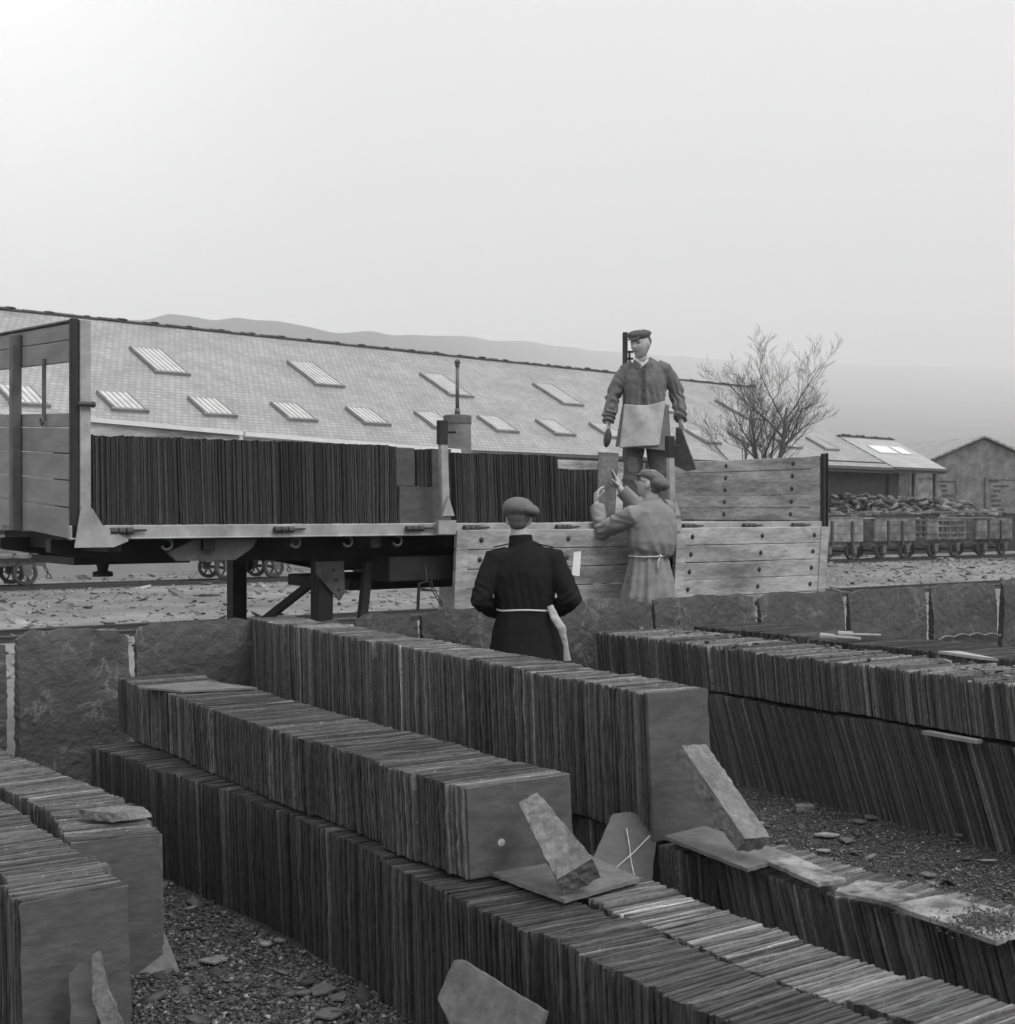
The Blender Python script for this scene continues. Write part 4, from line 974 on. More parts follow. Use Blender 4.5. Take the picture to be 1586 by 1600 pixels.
# small packing stones between tiers
for x, y, H, lb in ((1257, 1268, .02, 'small grey brick like stone lying on the lane beside the leaning row'),):
    p = at(x, y, H); hexa('stone_piece', [p + Vector((-.05, -.03, 0)), p + Vector((.05, -.03, 0)), p + Vector((.05, .04, 0)), p + Vector((-.05, .04, 0)), p + Vector((-.05, -.03, .035)), p + Vector((.05, -.03, .035)), p + Vector((.05, .04, .035)), p + Vector((-.05, .04, .035))], 'pale_slate', lb, 'stone')
# bigger flakes lying in the lanes, each one a thing
fl = [(500, 1545, .06, 'chip'), (530, 1556, .05, 'chip'), (415, 1472, .035, 'dirty_slate'), (437, 1468, .03, 'dirty_slate'), (338, 1498, .06, 'block'), (300, 1505, .035, 'chip'), (515, 1580, .07, 'chip'),
      (1290, 1303, .06, 'dirty_slate'), (1322, 1311, .07, 'chip'), (1340, 1282, .05, 'chip'), (1290, 1327, .04, 'dirty_slate'), (1452, 1365, .05, 'block'), (1180, 1285, .05, 'dirty_slate'), (1360, 1276, .05, 'chip')]
FLK = ['dark round flake, left one of the pair in the left lane', 'dark flake, right one of the touching pair in the left lane', 'small pale flake close under the long row in the left lane', 'smallest pale flake at the foot of the long row in the left lane',
       'light grey flake in the middle of the left lane', 'small dark flake nearest the leaning pale broken slate', 'large dark flake at the bottom edge in the left lane', 'pale flake in the middle of the right lane',
       'dark flat flake beside the pale one in the right lane', 'dark flake next to the foot of the leaning row in the right lane', 'small pale flake just above the low row in the right lane', 'light grey flake alone near the right edge of the right lane',
       'pale flake beside the long leaning stone block', 'dark flake farthest right at the foot of the leaning row']
for i, (x, y, r, mm) in enumerate(fl):
    p = at(x, y, .035); k = 5; a0 = rnd.uniform(0, 6); rot = [p + Vector((math.cos(a0 + 2 * math.pi * j / k) * r * rnd.uniform(.45, 1.25), math.sin(a0 + 2 * math.pi * j / k) * r * .9 * rnd.uniform(.45, 1.25), rnd.uniform(-.004, .004))) for j in range(k)]
    side = 'left lane' if x < 900 else 'right lane'; tn = {'chip': 'dark', 'dirty_slate': 'pale', 'block': 'light grey'}[mm]
    plate('slate_flake', rot, .006, M[mm], FLK[i], 'flake', 'loose flakes lying in the lanes', .003, 60 + i)

# chips covering the lanes
def chips(name, n, region, label, smin=.004, smax=.02, base=.016):
    base_p = np.array([(math.cos(a), math.sin(a)) for a in np.linspace(0, 2 * math.pi, 4, endpoint=False)])
    V = np.empty((n, 8, 3)); T = np.empty((n, 8)); i = 0
    quads = np.array([(0, 1, 2, 3), (7, 6, 5, 4), (0, 4, 5, 1), (1, 5, 6, 2), (2, 6, 7, 3), (3, 7, 4, 0)])
    while i < n:
        x, y = region()
        s = smin + (smax - smin) * nrs.rand() ** 3
        q = base_p * s * nrs.uniform(.5, 1.2, (4, 2)); t = s * nrs.uniform(.15, .4)
        a = np.concatenate([np.c_[q, np.full(4, t / 2)], np.c_[q, np.full(4, -t / 2)]])
        e = np.array(Euler((nrs.normal(0, .3), nrs.normal(0, .3), nrs.uniform(0, 6.28))).to_matrix())
        V[i] = a @ e.T + np.array((x, y, base + nrs.uniform(-.004, .008))); T[i] = nrs.choice([.45, .8, 1.2, 1.8, 3.0], p=[.3, .35, .22, .1, .03]); i += 1
    F = (quads[None] + (np.arange(n) * 8)[:, None, None]).reshape(-1, 4)
    o = np_mesh(name, V.reshape(-1, 3), F, M['chip'], T.ravel()); tag(o, label, 'gravel', kind='stuff')
def lane1():
    t = nrs.rand(); z = 3.3 + 3.6 * t ** 1.0; xl = -.25 - (z - 4.46) * .76 ; return xl - nrs.rand() * 1.15 , z
def lane2():
    z = 3.9 + 5.2 * nrs.rand() ; xr = 2.49 - (z - 6.67) * .69; return xr + .1 - nrs.rand() * 1.9 , z
chips('slate_gravel', 90000, lane1, 'dark crushed slate gravel covering the left lane', .003, .014, .014)
chips('slate_gravel', 80000, lane2, 'dark crushed slate grit covering the right lane', .003, .012, .014)
chips('slate_shards', 450, lane1, 'larger flat shards of slate strewn in the left lane', .008, .05, .020)
chips('slate_shards', 450, lane2, 'larger flat shards of slate strewn in the right lane', .008, .05, .020)
# bright crumbs on top of the tall rows
def crumbs():
    s = nrs.rand() * plen(Cp); p, d = interp(Cp, s); u = Vector((-d.y, d.x, 0)); u = u if u.x > 0 else -u; q = p + u * nrs.uniform(.02, .6); return (q.x, q.y, .853)
o = rock_batch('slate_crumbs', 420, crumbs, lambda: nrs.choice([.012, .02, .04], p=[.6, .3, .1]), M['pale_slate'], .15, (1, 1)); tag(o, 'pale flakes strewn on top of the wide right hand row', 'crumbs', kind='stuff')
# ------------------------------------------------------------ people
def fused(mb, name, m, parent=None, voxel=.008, folds=None, smooth_n=2, tone=1.0):
    """closed pieces joined into one continuous skin, then worked into folds"""
    o = mb.build(name + '_tmp', m)
    r = o.modifiers.new('r', 'REMESH'); r.mode = 'VOXEL'; r.voxel_size = voxel
    if smooth_n:
        s = o.modifiers.new('s', 'SMOOTH'); s.iterations = smooth_n; s.factor = .5
    dg = bpy.context.evaluated_depsgraph_get(); ev = o.evaluated_get(dg)
    me = bpy.data.meshes.new_from_object(ev); me.name = name
    bpy.data.objects.remove(o, do_unlink=True)
    if folds:
        nv = len(me.vertices); co = np.empty(nv * 3, np.float32); me.vertices.foreach_get('co', co); co = co.reshape(-1, 3)
        no = np.empty(nv * 3, np.float32); me.vertices.foreach_get('normal', no); no = no.reshape(-1, 3)
        d = np.array([folds(Vector(p)) for p in co.tolist()], np.float32)
        me.vertices.foreach_set('co', (co + no * d[:, None]).ravel()); me.update()
    me.materials.clear(); me.materials.append(m)
    a = me.attributes.get('tone') or me.attributes.new('tone', 'FLOAT', 'POINT'); a.data.foreach_set('value', [tone] * len(me.vertices))
    me.shade_smooth()
    ob = bpy.data.objects.new(name, me); C.objects.link(ob)
    if parent: ob.parent = parent
    return ob
def head_mesh(mb, c, fwd, up=(0, 0, 1), size=1.0):
    f = Vector(fwd).normalized(); u = Vector(up); u = (u - f * u.dot(f)).normalized(); r = f.cross(u)
    n, m = 56, 40; vs_ = []
    g = lambda v, s: math.exp(-(v / s) ** 2)
    for i in range(m + 1):
        ph = -math.pi / 2 + math.pi * i / m
        for j in range(n):
            th = 2 * math.pi * j / n
            x = .073 * math.cos(ph) * math.cos(th); y = .094 * math.cos(ph) * math.sin(th); z = .118 * math.sin(ph)
            if z < 0:
                k = (-z / .118); x *= 1 - .22 * k ** 1.3
                if y < 0: y *= 1 - .45 * k
            if y > 0:
                y += .030 * g(x, .012) * g(z + .022, .020) + .010 * g(x, .008) * g(z, .02)
                y += .007 * g(abs(x) - .028, .026) * g(z - .024, .009)
                y -= .011 * g(abs(x) - .031, .014) * g(z - .004, .011)
                y += .006 * g(abs(x) - .045, .02) * g(z + .025, .02)
                y += .006 * g(x, .024) * g(z + .057, .006) + .006 * g(x, .022) * g(z + .068, .006) - .006 * g(x, .026) * g(z + .0625, .003)
                y += .009 * g(x, .022) * g(z + .095, .016)
            vs_.append(tuple(Vector(c) + (r * x + f * y + u * z) * size))
    fs = [(i * n + j, i * n + (j + 1) % n, (i + 1) * n + (j + 1) % n, (i + 1) * n + j) for i in range(m) for j in range(n)]
    mb.add(vs_, fs)
    for s in (-1, 1):
        mb.ball(Vector(c) + (r * .074 * s - f * .004 - u * .010) * size, (.011, .019, .032), 10, 8, (r, f, u))
    return r, f, u
def face_bits(parent, c, r, f, u, brow=True):
    e = MB()
    for s in (-1, 1): e.ball(Vector(c) + r * .031 * s + f * .079 + u * .003, (.011, .005, .006), 10, 6, (r, f, u))
    for s in (-1, 1): e.bar(Vector(c) + r * .016 * s + f * .094 + u * .021, Vector(c) + r * .047 * s + f * .084 + u * .023, .006, .007)
    e.bar(Vector(c) + r * -.022 + f * .0885 - u * .0625, Vector(c) + r * .022 + f * .0885 - u * .0625, .004, .005)
    e.build('face_detail', M['hair'], parent)
def hand(mb, wrist, d, nrm, thumb_side, curl=.35, spread=.06, size=1.0):
    """d: towards the fingertips, nrm: out of the palm, thumb_side: +1 or -1 along d x nrm"""
    w = Vector(wrist); d = Vector(d).normalized(); nrm = Vector(nrm); nrm = (nrm - d * nrm.dot(d)).normalized(); a = d.cross(nrm) * thumb_side
    mb.tube([w - d * .02, w + d * .02, w + d * .055, w + d * .092], [(.026, .019), (.032, .018), (.041, .016), (.040, .012)], 14, side=a)
    L = (.072, .080, .074, .058)
    for i in range(4):
        k = (1.5 - i); b_ = w + d * .085 + a * (.0215 * k * 1.02)
        dd = (d + a * spread * k).normalized(); pts = [b_ - d * .02, b_]; rr = [.0095, .0095]; cu = curl * (1 + .15 * i)
        for s_, fr in enumerate((.45, .30, .25)):
            dd = (dd * math.cos(cu) + nrm * math.sin(cu)).normalized(); pts.append(pts[-1] + dd * L[i] * fr); rr.append((.0088, .0080, .0066)[s_])
        mb.tube(pts, rr, 8)
    b_ = w + d * .022 + a * .026; dd = (d * .55 + a * .75 + nrm * .25).normalized(); pts = [b_ - a * .02, b_]; rr = [.013, .0125]
    for fr, t in ((.038, 0), (.032, .25), (.024, .3)):
        dd = (dd + (d * .8 + nrm * .2) * t).normalized(); pts.append(pts[-1] + dd * fr); rr.append(rr[-1] - .0012)
    mb.tube(pts, rr, 9)
def boot(parent, ankle, fwd):
    b_ = MB(); a = Vector(ankle); f = Vector(fwd).normalized(); s = Vector((f.y, -f.x, 0))
    b_.tube([a + Vector((0, 0, .12)), a + Vector((0, 0, .02)), a + Vector((0, 0, -.06))], [(.052, .055), (.05, .06), (.045, .07)], 14, side=s)
    b_.tube([a - f * .055 + Vector((0, 0, -.045)), a + f * .04 + Vector((0, 0, -.035)), a + f * .12 + Vector((0, 0, -.045)), a + f * .19 + Vector((0, 0, -.055))], [(.036, .034), (.042, .042), (.048, .034), (.034, .024)], 14, side=s)
    fused(b_, 'boot', M['leather'], parent, .008)
def flat_cap(parent, c, f, r, u, m, bulge=(0, 0, 0), peak=True, fs=1.0, sz=1.0):
    b_ = MB(); c = Vector(c); A = (r, f, u)
    b_.ball(c + u * .052 + f * .008, (.088 * sz, .112 * sz, .050), 24, 12, A)
    b_.ball(c + u * .066 - f * .010 + Vector(bulge), (.098 * sz, .118 * sz * fs, .040 / fs), 24, 12, A)
    b_.tube([c + u * .030, c + u * .058], [(.080, .100), (.084, .105)], 28, side=r)
    if peak: b_.ball(c + f * .105 + u * .030, (.062, .050, .009), 20, 8, (r, (f - u * .30).normalized(), (u + f * .30).normalized()))
    ob = fused(b_, 'flat_cap', m, parent, .006, lambda p: .004 * noise.noise(p * 22) + .002 * noise.noise(p * 60), 3); return ob
def fold_fn(arms, zw, amp=1.0, seed=0.0):
    """arms: list of elbow points where cloth bunches; zw: waist height with gathers"""
    def fn(p):
        q = Vector((p.x + seed, p.y, p.z))
        d = .006 * noise.noise(Vector((q.x * 7, q.y * 7, q.z * 11))) + .003 * noise.noise(q * 24)
        for e in arms:
            k = math.exp(-((p - e).length / .13) ** 2)
            if k > .02: d += k * .008 * math.sin(46 * (p.z + .8 * p.x) + 13 * noise.noise(q * 7))
        if zw is not None:
            k = math.exp(-((p.z - zw) / .12) ** 2); th = math.atan2(p.y, p.x)
            d += k * .005 * math.sin(15 * th + 5 * noise.noise(q * 5) + 14 * (p.z - zw))
        return d * amp
    return fn
def limb_legs(mb, hips, knees, ankles, k=1.0):
    for h, kn, a in zip(hips, knees, ankles):
        h, kn, a = Vector(h), Vector(kn), Vector(a)
        mb.tube([h + Vector((0, 0, .05)), h.lerp(kn, .3), kn, kn.lerp(a, .35), a], [.088 * k, .080 * k, .056 * k, .056 * k, .038 * k], 16)

# --- man standing on the trailer
def man_on_trailer():
    o3 = Vector((1.23, 12.15, BZ + .0)); B = MB()
    hc = Vector((-.045, -.045, 1.578)); f = Vector((-.60, -.78, -.14)); r, f, u = head_mesh(B, hc, f, (-.03, 0, 1), 1.10)
    B.tube([(-.03, .0, 1.36), (-.035, -.005, 1.42), (-.045, -.015, 1.52)], [.070, .056, .054], 16)
    B.tube([(0, 0, .86), (0, 0, .98), (0, 0, 1.10), (0, 0, 1.25), (0, 0, 1.36), (-.01, 0, 1.41)], [(.155, .11), (.150, .105), (.145, .105), (.17, .115), (.175, .10), (.09, .07)], 20, side=(1, 0, 0))
    S = [Vector((-.185, 0, 1.355)), Vector((.19, 0, 1.365))]; E = [Vector((-.285, .03, 1.11)), Vector((.295, .04, 1.12))]; W_ = [Vector((-.335, -.05, .875)), Vector((.315, -.05, .885))]
    for s, e, w_ in zip(S, E, W_): B.tube([s, s.lerp(e, .5), e, e.lerp(w_, .4), w_], [.052, .047, .041, .040, .028], 14)
    H_, K_, A_ = [(-.09, 0, .86), (.09, 0, .86)], [(-.115, -.03, .47), (.12, -.02, .47)], [(-.125, .0, .09), (.15, .03, .09)]
    limb_legs(B, H_, K_, A_)
    hand(B, W_[0] + Vector((0, 0, -.005)), (-.02, -.12, -1), (.8, -.5, 0), 1, .30); hand(B, W_[1] + Vector((0, 0, -.005)), (.05, -.1, -1), (-.8, -.4, 0), -1, .45)
    body = fused(B, 'person', M['skin'], None, .0048, None, 1); body.location = o3
    tag(body, 'man in flat cap, jacket and pale sacking apron standing on the trailer', 'person')
    face_bits(body, hc + f * .008, r, f, u)
    hb_ = MB(); hb_.ball(hc - f * .034 + u * .018, (.084, .080, .074), 20, 12, (r, f, u)); hb_.ball(hc - f * .05 - u * .02, (.062, .045, .055), 16, 10, (r, f, u)); fused(hb_, 'hair', M['hair'], body, .006)
    flat_cap(body, hc + u * .020, f, r, u, M['tweed'], r * .012, sz=1.06)
    J = MB()
    J.tube([(0, 0, .97), (0, 0, 1.03), (0, 0, 1.12), (0, 0, 1.24), (0, .0, 1.33), (0, .0, 1.39), (-.02, .0, 1.435)], [(.178, .135), (.182, .14), (.180, .145), (.195, .148), (.188, .13), (.130, .10), (.075, .068)], 28, side=(1, 0, 0))
    for s, e, w_ in zip(S, E, W_):
        J.tube([s + Vector((-.45 * s.x, 0, .03)), s + Vector((-.08 * s.x, 0, -.012)), s.lerp(e, .5), e, e.lerp(w_, .5), w_ + Vector((0, 0, .01))], [.055, .070, .068, .064, .060, .055], 18)
    for s in (-1, 1):     # collar wings
        J.prism([(0, -.02), (.07, .03), (.085, -.015), (.03, -.075)], (-.03 + s * .012, -.118, 1.405), (s * .9, .25, 0), (0, .0, 1), (0, -.016, 0))
    J.tube([(-.03, .025, 1.40), (-.035, .03, 1.450)], [(.082, .060), (.070, .050)], 20, side=(1, 0, 0))
    jk = fused(J, 'jacket', M['denim'], body, .0075, fold_fn([E[0], E[1], W_[0] + Vector((0, 0, .06)), W_[1] + Vector((0, 0, .06))], 1.05, 1.25, 3.0), 2)
    b2 = MB(); b2.bar((-.035, -.152, 1.37), (-.01, -.150, 1.02), .004, .03, (0, 0, 1)); b2.build('placket', M['tweed'], body)
    bt = MB()
    for z in (1.32, 1.24, 1.16, 1.08): bt.ball((-.02, -.157, z), (.008, .004, .008), 10, 6)
    bt.build('buttons', M['leather'], body)
    sh = MB(); 
    for s in (-1, 1): sh.prism([(0, 0), (.055, .05), (.062, .085), (.03, .06)], (-.04, -.118, 1.365), (s, .35, 0), (0, .05, 1), (0, -.012, 0))
    sh.prism([(-.03, .03), (.03, .03), (.0, -.05)], (-.04, -.125, 1.38), (1, 0, 0), (0, 0, 1), (0, .02, 0)); sh.build('shirt_collar', M['shirt'], body)
    # apron
    def sheet(name, tl_, tr_, bl, br, z_t, z_b, y0, m, seed, sag=.03):
        nx, nz = 34, 30; V = []; 
        for j in range(nz + 1):
            t = j / nz
            for i in range(nx + 1):
                s = i / nx; xa = tl_ + (bl - tl_) * t; xb = tr_ + (br - tr_) * t; x = xa + (xb - xa) * s
                z = (z_t[0] * (1 - s) + z_t[1] * s - sag * math.sin(math.pi * s)) * (1 - t) + (z_b[0] * (1 - s) + z_b[1] * s) * t
                y = y0 - .03 * t + .85 * (x + .02) ** 2 * (1.9 - .9 * t) - .020 * math.sin(math.pi * s) * t
                y += .020 * noise.noise(Vector((x * 9 + seed, z * 5, 1))) + .012 * (1 - t) * math.sin(22 * z + 8 * s) * math.sin(math.pi * s)
                V.append((x, y, z + (.004 * noise.noise(Vector((x * 60, seed, 0))) if j == nz else 0)))
        F = [(j * (nx + 1) + i, j * (nx + 1) + i + 1, (j + 1) * (nx + 1) + i + 1, (j + 1) * (nx + 1) + i) for j in range(nz) for i in range(nx)]
        o = np_mesh(name, V, F, m); o.data.shade_smooth(); q = o.modifiers.new('s', 'SOLIDIFY'); q.thickness = .006; q.offset = 0; o.parent = body; return o
    sheet('apron', -.195, .165, -.245, .105, (1.035, 1.065), (.645, .665), -.185, M['sacking'], 1)
    sheet('under_apron', -.215, .20, -.275, .215, (1.02, 1.03), (.66, .615), -.160, M['denim'], 1, .0)
    T = MB()
    for h, k, a in zip(H_, K_, A_):
        h, k, a = Vector(h), Vector(k), Vector(a); T.tube([h + Vector((0, 0, .08)), h.lerp(k, .4), k, k.lerp(a, .5), a + Vector((0, 0, .0))], [.108, .100, .088, .080, .074], 20)
    T.tube([(0, 0, .74), (0, 0, .86), (0, 0, 1.0)], [(.16, .115), (.185, .13), (.175, .13)], 24, side=(1, 0, 0))
    fused(T, 'trousers', M['trouser'], body, .0085, lambda p: .009 * noise.noise(Vector((p.x * 9, p.y * 9, p.z * 7))) + .006 * math.sin(34 * p.z + 6 * noise.noise(p * 6)) * math.exp(-((p.z - .45) / .2) ** 2), 2)
    pt = MB(); pt.ball((-.118, -.105, .50), (.055, .02, .085), 14, 8); fused(pt, 'knee_patch', M['denim'], body, .006, lambda p: .003 * noise.noise(p * 20))
    for a in A_: boot(body, a, (-.2, -1, 0) if a[0] < 0 else (.3, -1, 0))
    return body
man_on_trailer()
# dark glove-like pad in his right hand, slate at his left side
def thick_quad(name, pts, th, m, label, cat):
    return plate(name, pts, th, m, label, cat, None, .002, 77)
gp = MB(); gp.ball((1.23 - .345, 12.03, BZ + .735), (.034, .05, .085), 16, 12, (Vector((1, 0, 0)), Vector((0, 1, 0)), Vector((.12, 0, 1)).normalized()))
o = fused(gp, 'hand_pad', M['leather'], None, .006, lambda p: .004 * noise.noise(p * 25)); tag(o, 'dark leather hand pad held in the right hand of the man on the trailer', 'hand pad')
thick_quad('slate', [Vector((1.497, 12.02, 2.43)), Vector((1.545, 12.0, 2.42)), Vector((1.66, 11.98, 2.055)), Vector((1.60, 12.06, 2.045)), Vector((1.49, 12.12, 2.10))], .014, 'slate_face', 'grey slate hanging edgewise from the left hand of the man on the trailer', 'slate')

# --- man in the long coat handing up a slate
def man_in_coat():
    o2 = Vector((1.12, 10.5, .30)); B = MB(); F_ = Vector((-.64, .77, 0)).normalized(); Rr = Vector((.77, .64, 0)).normalized()
    hc = Vector((-.02, .015, 1.595)); r, f, u = head_mesh(B, hc, (-.90, .32, .34), (.2, 0, 1), .98)
    B.tube([(.0, .0, 1.38), (.0, .0, 1.44), (-.012, .01, 1.53)], [.070, .056, .054], 16)
    B.tube([(-.03, 0, .86), (-.03, 0, .98), (-.02, 0, 1.10), (-.01, 0, 1.25), (-.01, 0, 1.38), (0, 0, 1.42)], [(.155, .11), (.150, .105), (.145, .105), (.17, .115), (.175, .10), (.09, .07)], 20, side=Rr)
    S = [Vector((-.165, -.12, 1.355)), Vector((.125, .12, 1.40))]; E = [Vector((-.385, .02, 1.235)), Vector((-.05, .36, 1.40))]; W_ = [Vector((-.425, .13, 1.44)), Vector((-.225, .34, 1.565))]
    for s, e, w_ in zip(S, E, W_): B.tube([s, s.lerp(e, .5), e, e.lerp(w_, .4), w_], [.052, .047, .041, .040, .028], 14)
    H_, K_, A_ = [(-.10, -.05, .86), (.04, .06, .86)], [(-.11, -.02, .47), (.05, .08, .47)], [(-.12, -.05, .09), (.05, .05, .09)]
    limb_legs(B, H_, K_, A_)
    hand(B, W_[0] + Vector((-.002, .005, .01)), (.05, .30, 1), (.85, .3, -.1), -1, .55, .05); hand(B, W_[1] + Vector((-.005, -.002, .01)), (-.28, -.05, 1), (-.85, .2, -.2), 1, .12, .05)
    body = fused(B, 'person', M['skin'], None, .0048, None, 1); body.location = o2
    tag(body, 'man in long pale corded work coat reaching up with a slate', 'person')
    face_bits(body, hc, r, f, u)
    gl = MB()
    for s in (-1, 1): gl.torus(hc + r * .031 * s + f * .098 + u * .004, f, .019, .0022, 20, 6)
    for s in (-1, 1): gl.tube([hc + r * .052 * s + f * .096 + u * .006, hc + r * .076 * s + f * .0 + u * .004], .0022, 6)
    gl.build('spectacles', M['steel_dark'], body)
    hb_ = MB(); hb_.ball(hc - f * .030 + u * .018, (.077, .075, .070), 20, 12, (r, f, u)); hb_.ball(hc - f * .05 - u * .02, (.062, .045, .055), 16, 10, (r, f, u)); fused(hb_, 'hair', M['hair'], body, .006)
    flat_cap(body, hc + u * .010 - f * .012, f, r, u, M['tweed_mid'], -f * .046 - u * .045, fs=.72, sz=1.0)
    J = MB()
    J.tube([(-.025, 0, 1.045), (-.02, 0, 1.08), (-.0, -.0, 1.15), (.0, 0, 1.28), (-.005, 0, 1.38), (0, 0, 1.435), (.0, .0, 1.465)], [(.155, .125), (.195, .15), (.215, .165), (.215, .16), (.205, .135), (.14, .10), (.078, .072)], 30, side=Rr)
    J.tube([(-.0, .0, 1.43), (-.006, .004, 1.485)], [(.082, .080), (.074, .070)], 20, side=Rr)
    for s, e, w_ in zip(S, E, W_): J.tube([s - (s - Vector((0, 0, s.z))) * .3, s, s.lerp(e, .5), e, e.lerp(w_, .5), e.lerp(w_, .93)], [.078, .080, .074, .068, .062, .057], 18)
    # skirt with deep pleats
    n_, V = 96, []; zs = np.linspace(1.055, .36, 16)
    for i, z in enumerate(zs):
        t = i / 15
        for j in range(n_):
            th = 2 * math.pi * j / n_; pl = (.45 + .65 * t) * (.020 * math.sin(8 * th + 1.0 + .6 * math.sin(3 * th)) + .010 * math.sin(17 * th + 2 + 1.5 * t)) + .010 * noise.noise(Vector((3 * math.cos(th), 3 * math.sin(th), z * 2)))
            a = .150 + .060 * min(t * 2.2, 1) + .02 * t + pl; b_ = .120 + .055 * min(t * 2.2, 1) + .02 * t + pl
            V.append(tuple(Vector((-.03, 0, z)) + Rr * a * math.cos(th) + F_ * b_ * math.sin(th)))
    k = 16; fs = [(i * n_ + j, i * n_ + (j + 1) % n_, (i + 1) * n_ + (j + 1) % n_, (i + 1) * n_ + j) for i in range(k - 1) for j in range(n_)] + [tuple(range(n_))[::-1], tuple(range((k - 1) * n_, k * n_))]
    J.add(V, fs)
    fused(J, 'coat', M['coat'], body, .0078, fold_fn([E[0], E[0] + Vector((.12, -.05, .03))], 1.11, .85, 1.0), 2)
    c_ = MB(); pts = []
    for j in range(49):
        th = 2 * math.pi * j / 48; pts.append(Vector((-.027, 0, 1.05 + .012 * math.sin(th * 1 + 1))) + Rr * .170 * math.cos(th) + F_ * .140 * math.sin(th))
    c_.tube(pts, .006, 6); kn = pts[35]; c_.ball(kn, .016, 8, 6); c_.tube([kn, kn + Vector((-.02, -.02, -.05)), kn + Vector((-.015, -.025, -.12))], .005, 5); c_.build('cord_belt', M['cord'], body, smooth=True)
    T = MB()
    for h, k_, a in zip(H_, K_, A_):
        h, k_, a = Vector(h), Vector(k_), Vector(a); T.tube([h, k_, a], [.10, .085, .072], 18)
    T.tube([(-.03, 0, .75), (-.03, 0, 1.0)], [(.15, .11), (.14, .11)], 20, side=Rr); fused(T, 'trousers', M['trouser'], body, .01)
    for a in A_: boot(body, a, F_)
man_in_coat()
plate('slate', [Vector((.715, 10.74, 1.625)), Vector((.855, 10.80, 1.645)), Vector((.885, 10.83, 2.15)), Vector((.725, 10.76, 2.155))], .016, M['block'], 'tall grey slate being passed up by the man in the long coat', 'slate', None, .001, 5)
# slate blocks he stands on
st = MB()
for k in range(6): st.span((.72, 10.2, .05 * k + .002), (1.42, 10.85, .05 * k + .048))
tag(st.build('stone_step', M['slate_face'], bevel=.006), 'low pile of flat slabs under the boots of the man in the long coat', 'slab pile')

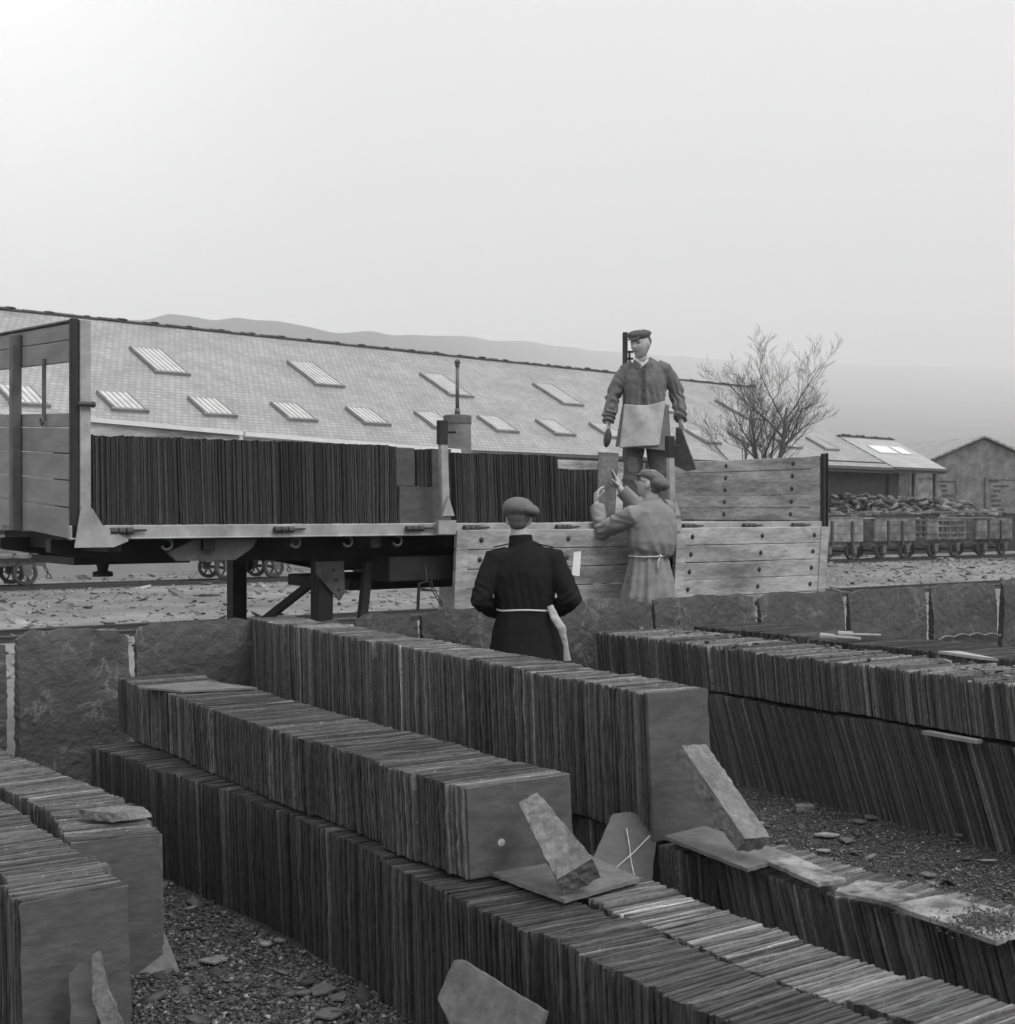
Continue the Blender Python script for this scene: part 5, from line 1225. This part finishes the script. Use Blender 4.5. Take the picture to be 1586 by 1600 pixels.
# --- man in the dark jacket seen from behind
def man_in_dark():
    o1 = Vector((.10, 8.6, 0.01)); B = MB(); X = (1, 0, 0)
    hc = Vector((-.028, .03, 1.630)); r, f, u = head_mesh(B, hc, (.10, 1, -.10), (0.0, 0, 1), .96)
    B.tube([(-.015, .0, 1.40), (-.018, .005, 1.46), (-.025, .02, 1.56)], [.075, .058, .056], 16)
    B.tube([(.01, 0, .86), (.01, 0, .98), (.01, 0, 1.10), (0, 0, 1.25), (0, 0, 1.38), (0, 0, 1.43)], [(.155, .11), (.150, .105), (.145, .105), (.17, .115), (.175, .10), (.09, .07)], 20, side=X)
    S = [Vector((-.175, 0, 1.375)), Vector((.185, 0, 1.375))]; E = [Vector((-.272, -.06, 1.115)), Vector((.30, -.06, 1.12))]; W_ = [Vector((-.17, .17, 1.03)), Vector((.20, .17, 1.03))]
    for s, e, w_ in zip(S, E, W_): B.tube([s, s.lerp(e, .5), e, e.lerp(w_, .4), w_], [.052, .047, .041, .040, .028], 14)
    H_, K_, A_ = [(-.08, 0, .86), (.10, 0, .86)], [(-.10, -.0, .47), (.12, .02, .47)], [(-.11, -.02, .09), (.13, .0, .09)]
    limb_legs(B, H_, K_, A_)
    hand(B, W_[0], (.6, .7, .05), (0, .2, -1), 1, .4); hand(B, W_[1], (-.6, .7, .05), (0, .2, -1), -1, .4)
    body = fused(B, 'person', M['skin'], None, .0048, None, 1); body.location = o1
    tag(body, 'man seen from behind in a dark buttoned strap jacket and beret like cap', 'person')
    hb_ = MB(); hb_.ball(hc - f * .028 + u * .012, (.076, .075, .074), 20, 12, (r, f, u)); hb_.ball(hc - f * .045 - u * .03, (.060, .043, .050), 16, 10, (r, f, u)); fused(hb_, 'hair', M['hair'], body, .006)
    face_bits(body, hc, r, f, u)
    cp = MB(); A = (Vector((1, 0, 0)), Vector((0, 1, 0)), Vector((.0, 0, 1)))
    cp.ball(hc + Vector((-.005, -.005, .065)), (.103, .118, .072), 26, 14, A); cp.ball(hc + Vector((.045, -.02, .058)), (.090, .10, .046), 24, 12, (Vector((1, 0, -.25)).normalized(), A[1], Vector((.25, 0, 1)).normalized()))
    cp.tube([hc + Vector((0, 0, .018)), hc + Vector((0, 0, .045))], [(.082, .100), (.090, .106)], 28, side=X)
    cp.ball(hc + Vector((.01, .11, .03)), (.06, .045, .009), 16, 6)
    fused(cp, 'cap', M['tweed_mid'], body, .006, lambda p: .003 * noise.noise(p * 20), 4)
    J = MB()
    J.tube([(.01, 0, 1.03), (.01, 0, 1.08), (.01, 0, 1.16), (.0, 0, 1.28), (0, 0, 1.375), (0, 0, 1.43), (-.008, 0, 1.465)], [(.165, .135), (.178, .14), (.195, .145), (.212, .148), (.205, .125), (.14, .10), (.085, .078)], 30, side=X)
    J.tube([(-.014, .0, 1.44), (-.017, .006, 1.525)], [(.082, .078), (.074, .070)], 22, side=X)
    for s, e, w_ in zip(S, E, W_): J.tube([s - Vector((.35 * s.x, 0, 0)), s, s.lerp(e, .5), e, e.lerp(w_, .5), e.lerp(w_, .95)], [.076, .080, .074, .070, .064, .056], 18)
    n_, V = 72, []; zs = np.linspace(1.06, .58, 12)
    for i, z in enumerate(zs):
        t = i / 11
        for j in range(n_):
            th = 2 * math.pi * j / n_; pl = t * .009 * math.sin(6 * th + 1.6) + .006 * noise.noise(Vector((3 * math.cos(th), 3 * math.sin(th), z * 3)))
            a = .168 + .075 * min(t * 1.6, 1) ** .8 + pl; b_ = .137 + .045 * min(t * 1.6, 1) + pl
            V.append((.015 + a * math.cos(th) + .02 * t, b_ * math.sin(th), z))
    k = 12; J.add(V, [(i * n_ + j, i * n_ + (j + 1) % n_, (i + 1) * n_ + (j + 1) % n_, (i + 1) * n_ + j) for i in range(k - 1) for j in range(n_)] + [tuple(range(n_))[::-1], tuple(range((k - 1) * n_, k * n_))])
    fused(J, 'jacket', M['black_cloth'], body, .0078, fold_fn([E[0], E[1]], 1.13, .8, 7.0), 2)
    ep = MB()
    for s in (-1, 1): ep.bar((s * .085, -.02, 1.470), (s * .19, -.01, 1.447), .045, .008)
    ep.build('shoulder_strap', M['black_cloth'], body, bevel=.003)
    c_ = MB(); pts = [Vector((.01 + .176 * math.cos(a), .145 * math.sin(a), 1.055 + .004 * math.sin(3 * a))) for a in np.linspace(0, 2 * math.pi, 49)]
    c_.tube(pts, .0065, 6); c_.build('apron_string', M['cord'], body, smooth=True)
    cl = MB(); cl.tube([(.165, -.11, 1.085), (.19, -.13, 1.02), (.235, -.15, .95), (.262, -.14, .84), (.272, -.13, .74)], [(.022, .008), (.026, .014), (.028, .016), (.016, .010), (.024, .010)], 12, side=(1, 0, 0))
    fused(cl, 'apron_tail', M['sacking'], body, .004, lambda p: .004 * noise.noise(p * 30))
    T = MB()
    for h, k_, a in zip(H_, K_, A_):
        h, k_, a = Vector(h), Vector(k_), Vector(a); T.tube([h, k_, a], [.10, .085, .072], 18)
    T.tube([(.01, 0, .75), (.01, 0, 1.0)], [(.15, .11), (.14, .11)], 20, side=X); fused(T, 'trousers', M['black_cloth'], body, .01)
    for a in A_: boot(body, a, (0, 1, 0))
man_in_dark()
plate('paper_sheet', [Vector((.455, 9.32, 1.405)), Vector((.505, 9.35, 1.410)), Vector((.492, 9.33, 1.24)), Vector((.44, 9.30, 1.25))], .003, M['white'], 'pale sheet showing beside the right elbow of the man in the dark jacket', 'sheet', None, .001, 5)
HAZE = 0.00055
# ------------------------------------------------------------ misty air over the whole valley
def vol_mat(name, density, col=.97, an=0.0):
    m = bpy.data.materials.new(name); m.use_nodes = True; n = m.node_tree.nodes; n.clear()
    o = n.new('ShaderNodeOutputMaterial'); p = n.new('ShaderNodeVolumePrincipled'); p.inputs['Density'].default_value = density
    p.inputs['Color'].default_value = (col, col, col, 1); p.inputs['Anisotropy'].default_value = an
    m.node_tree.links.new(p.outputs[0], o.inputs['Volume']); return m
hz = MB(); hz.span((-6500, -150, -1.0), (6500, 6300, 960)); tag(hz.build('haze', vol_mat('haze', HAZE)), 'thin pale mist in the air over the yard and the far hill', kind='stuff')
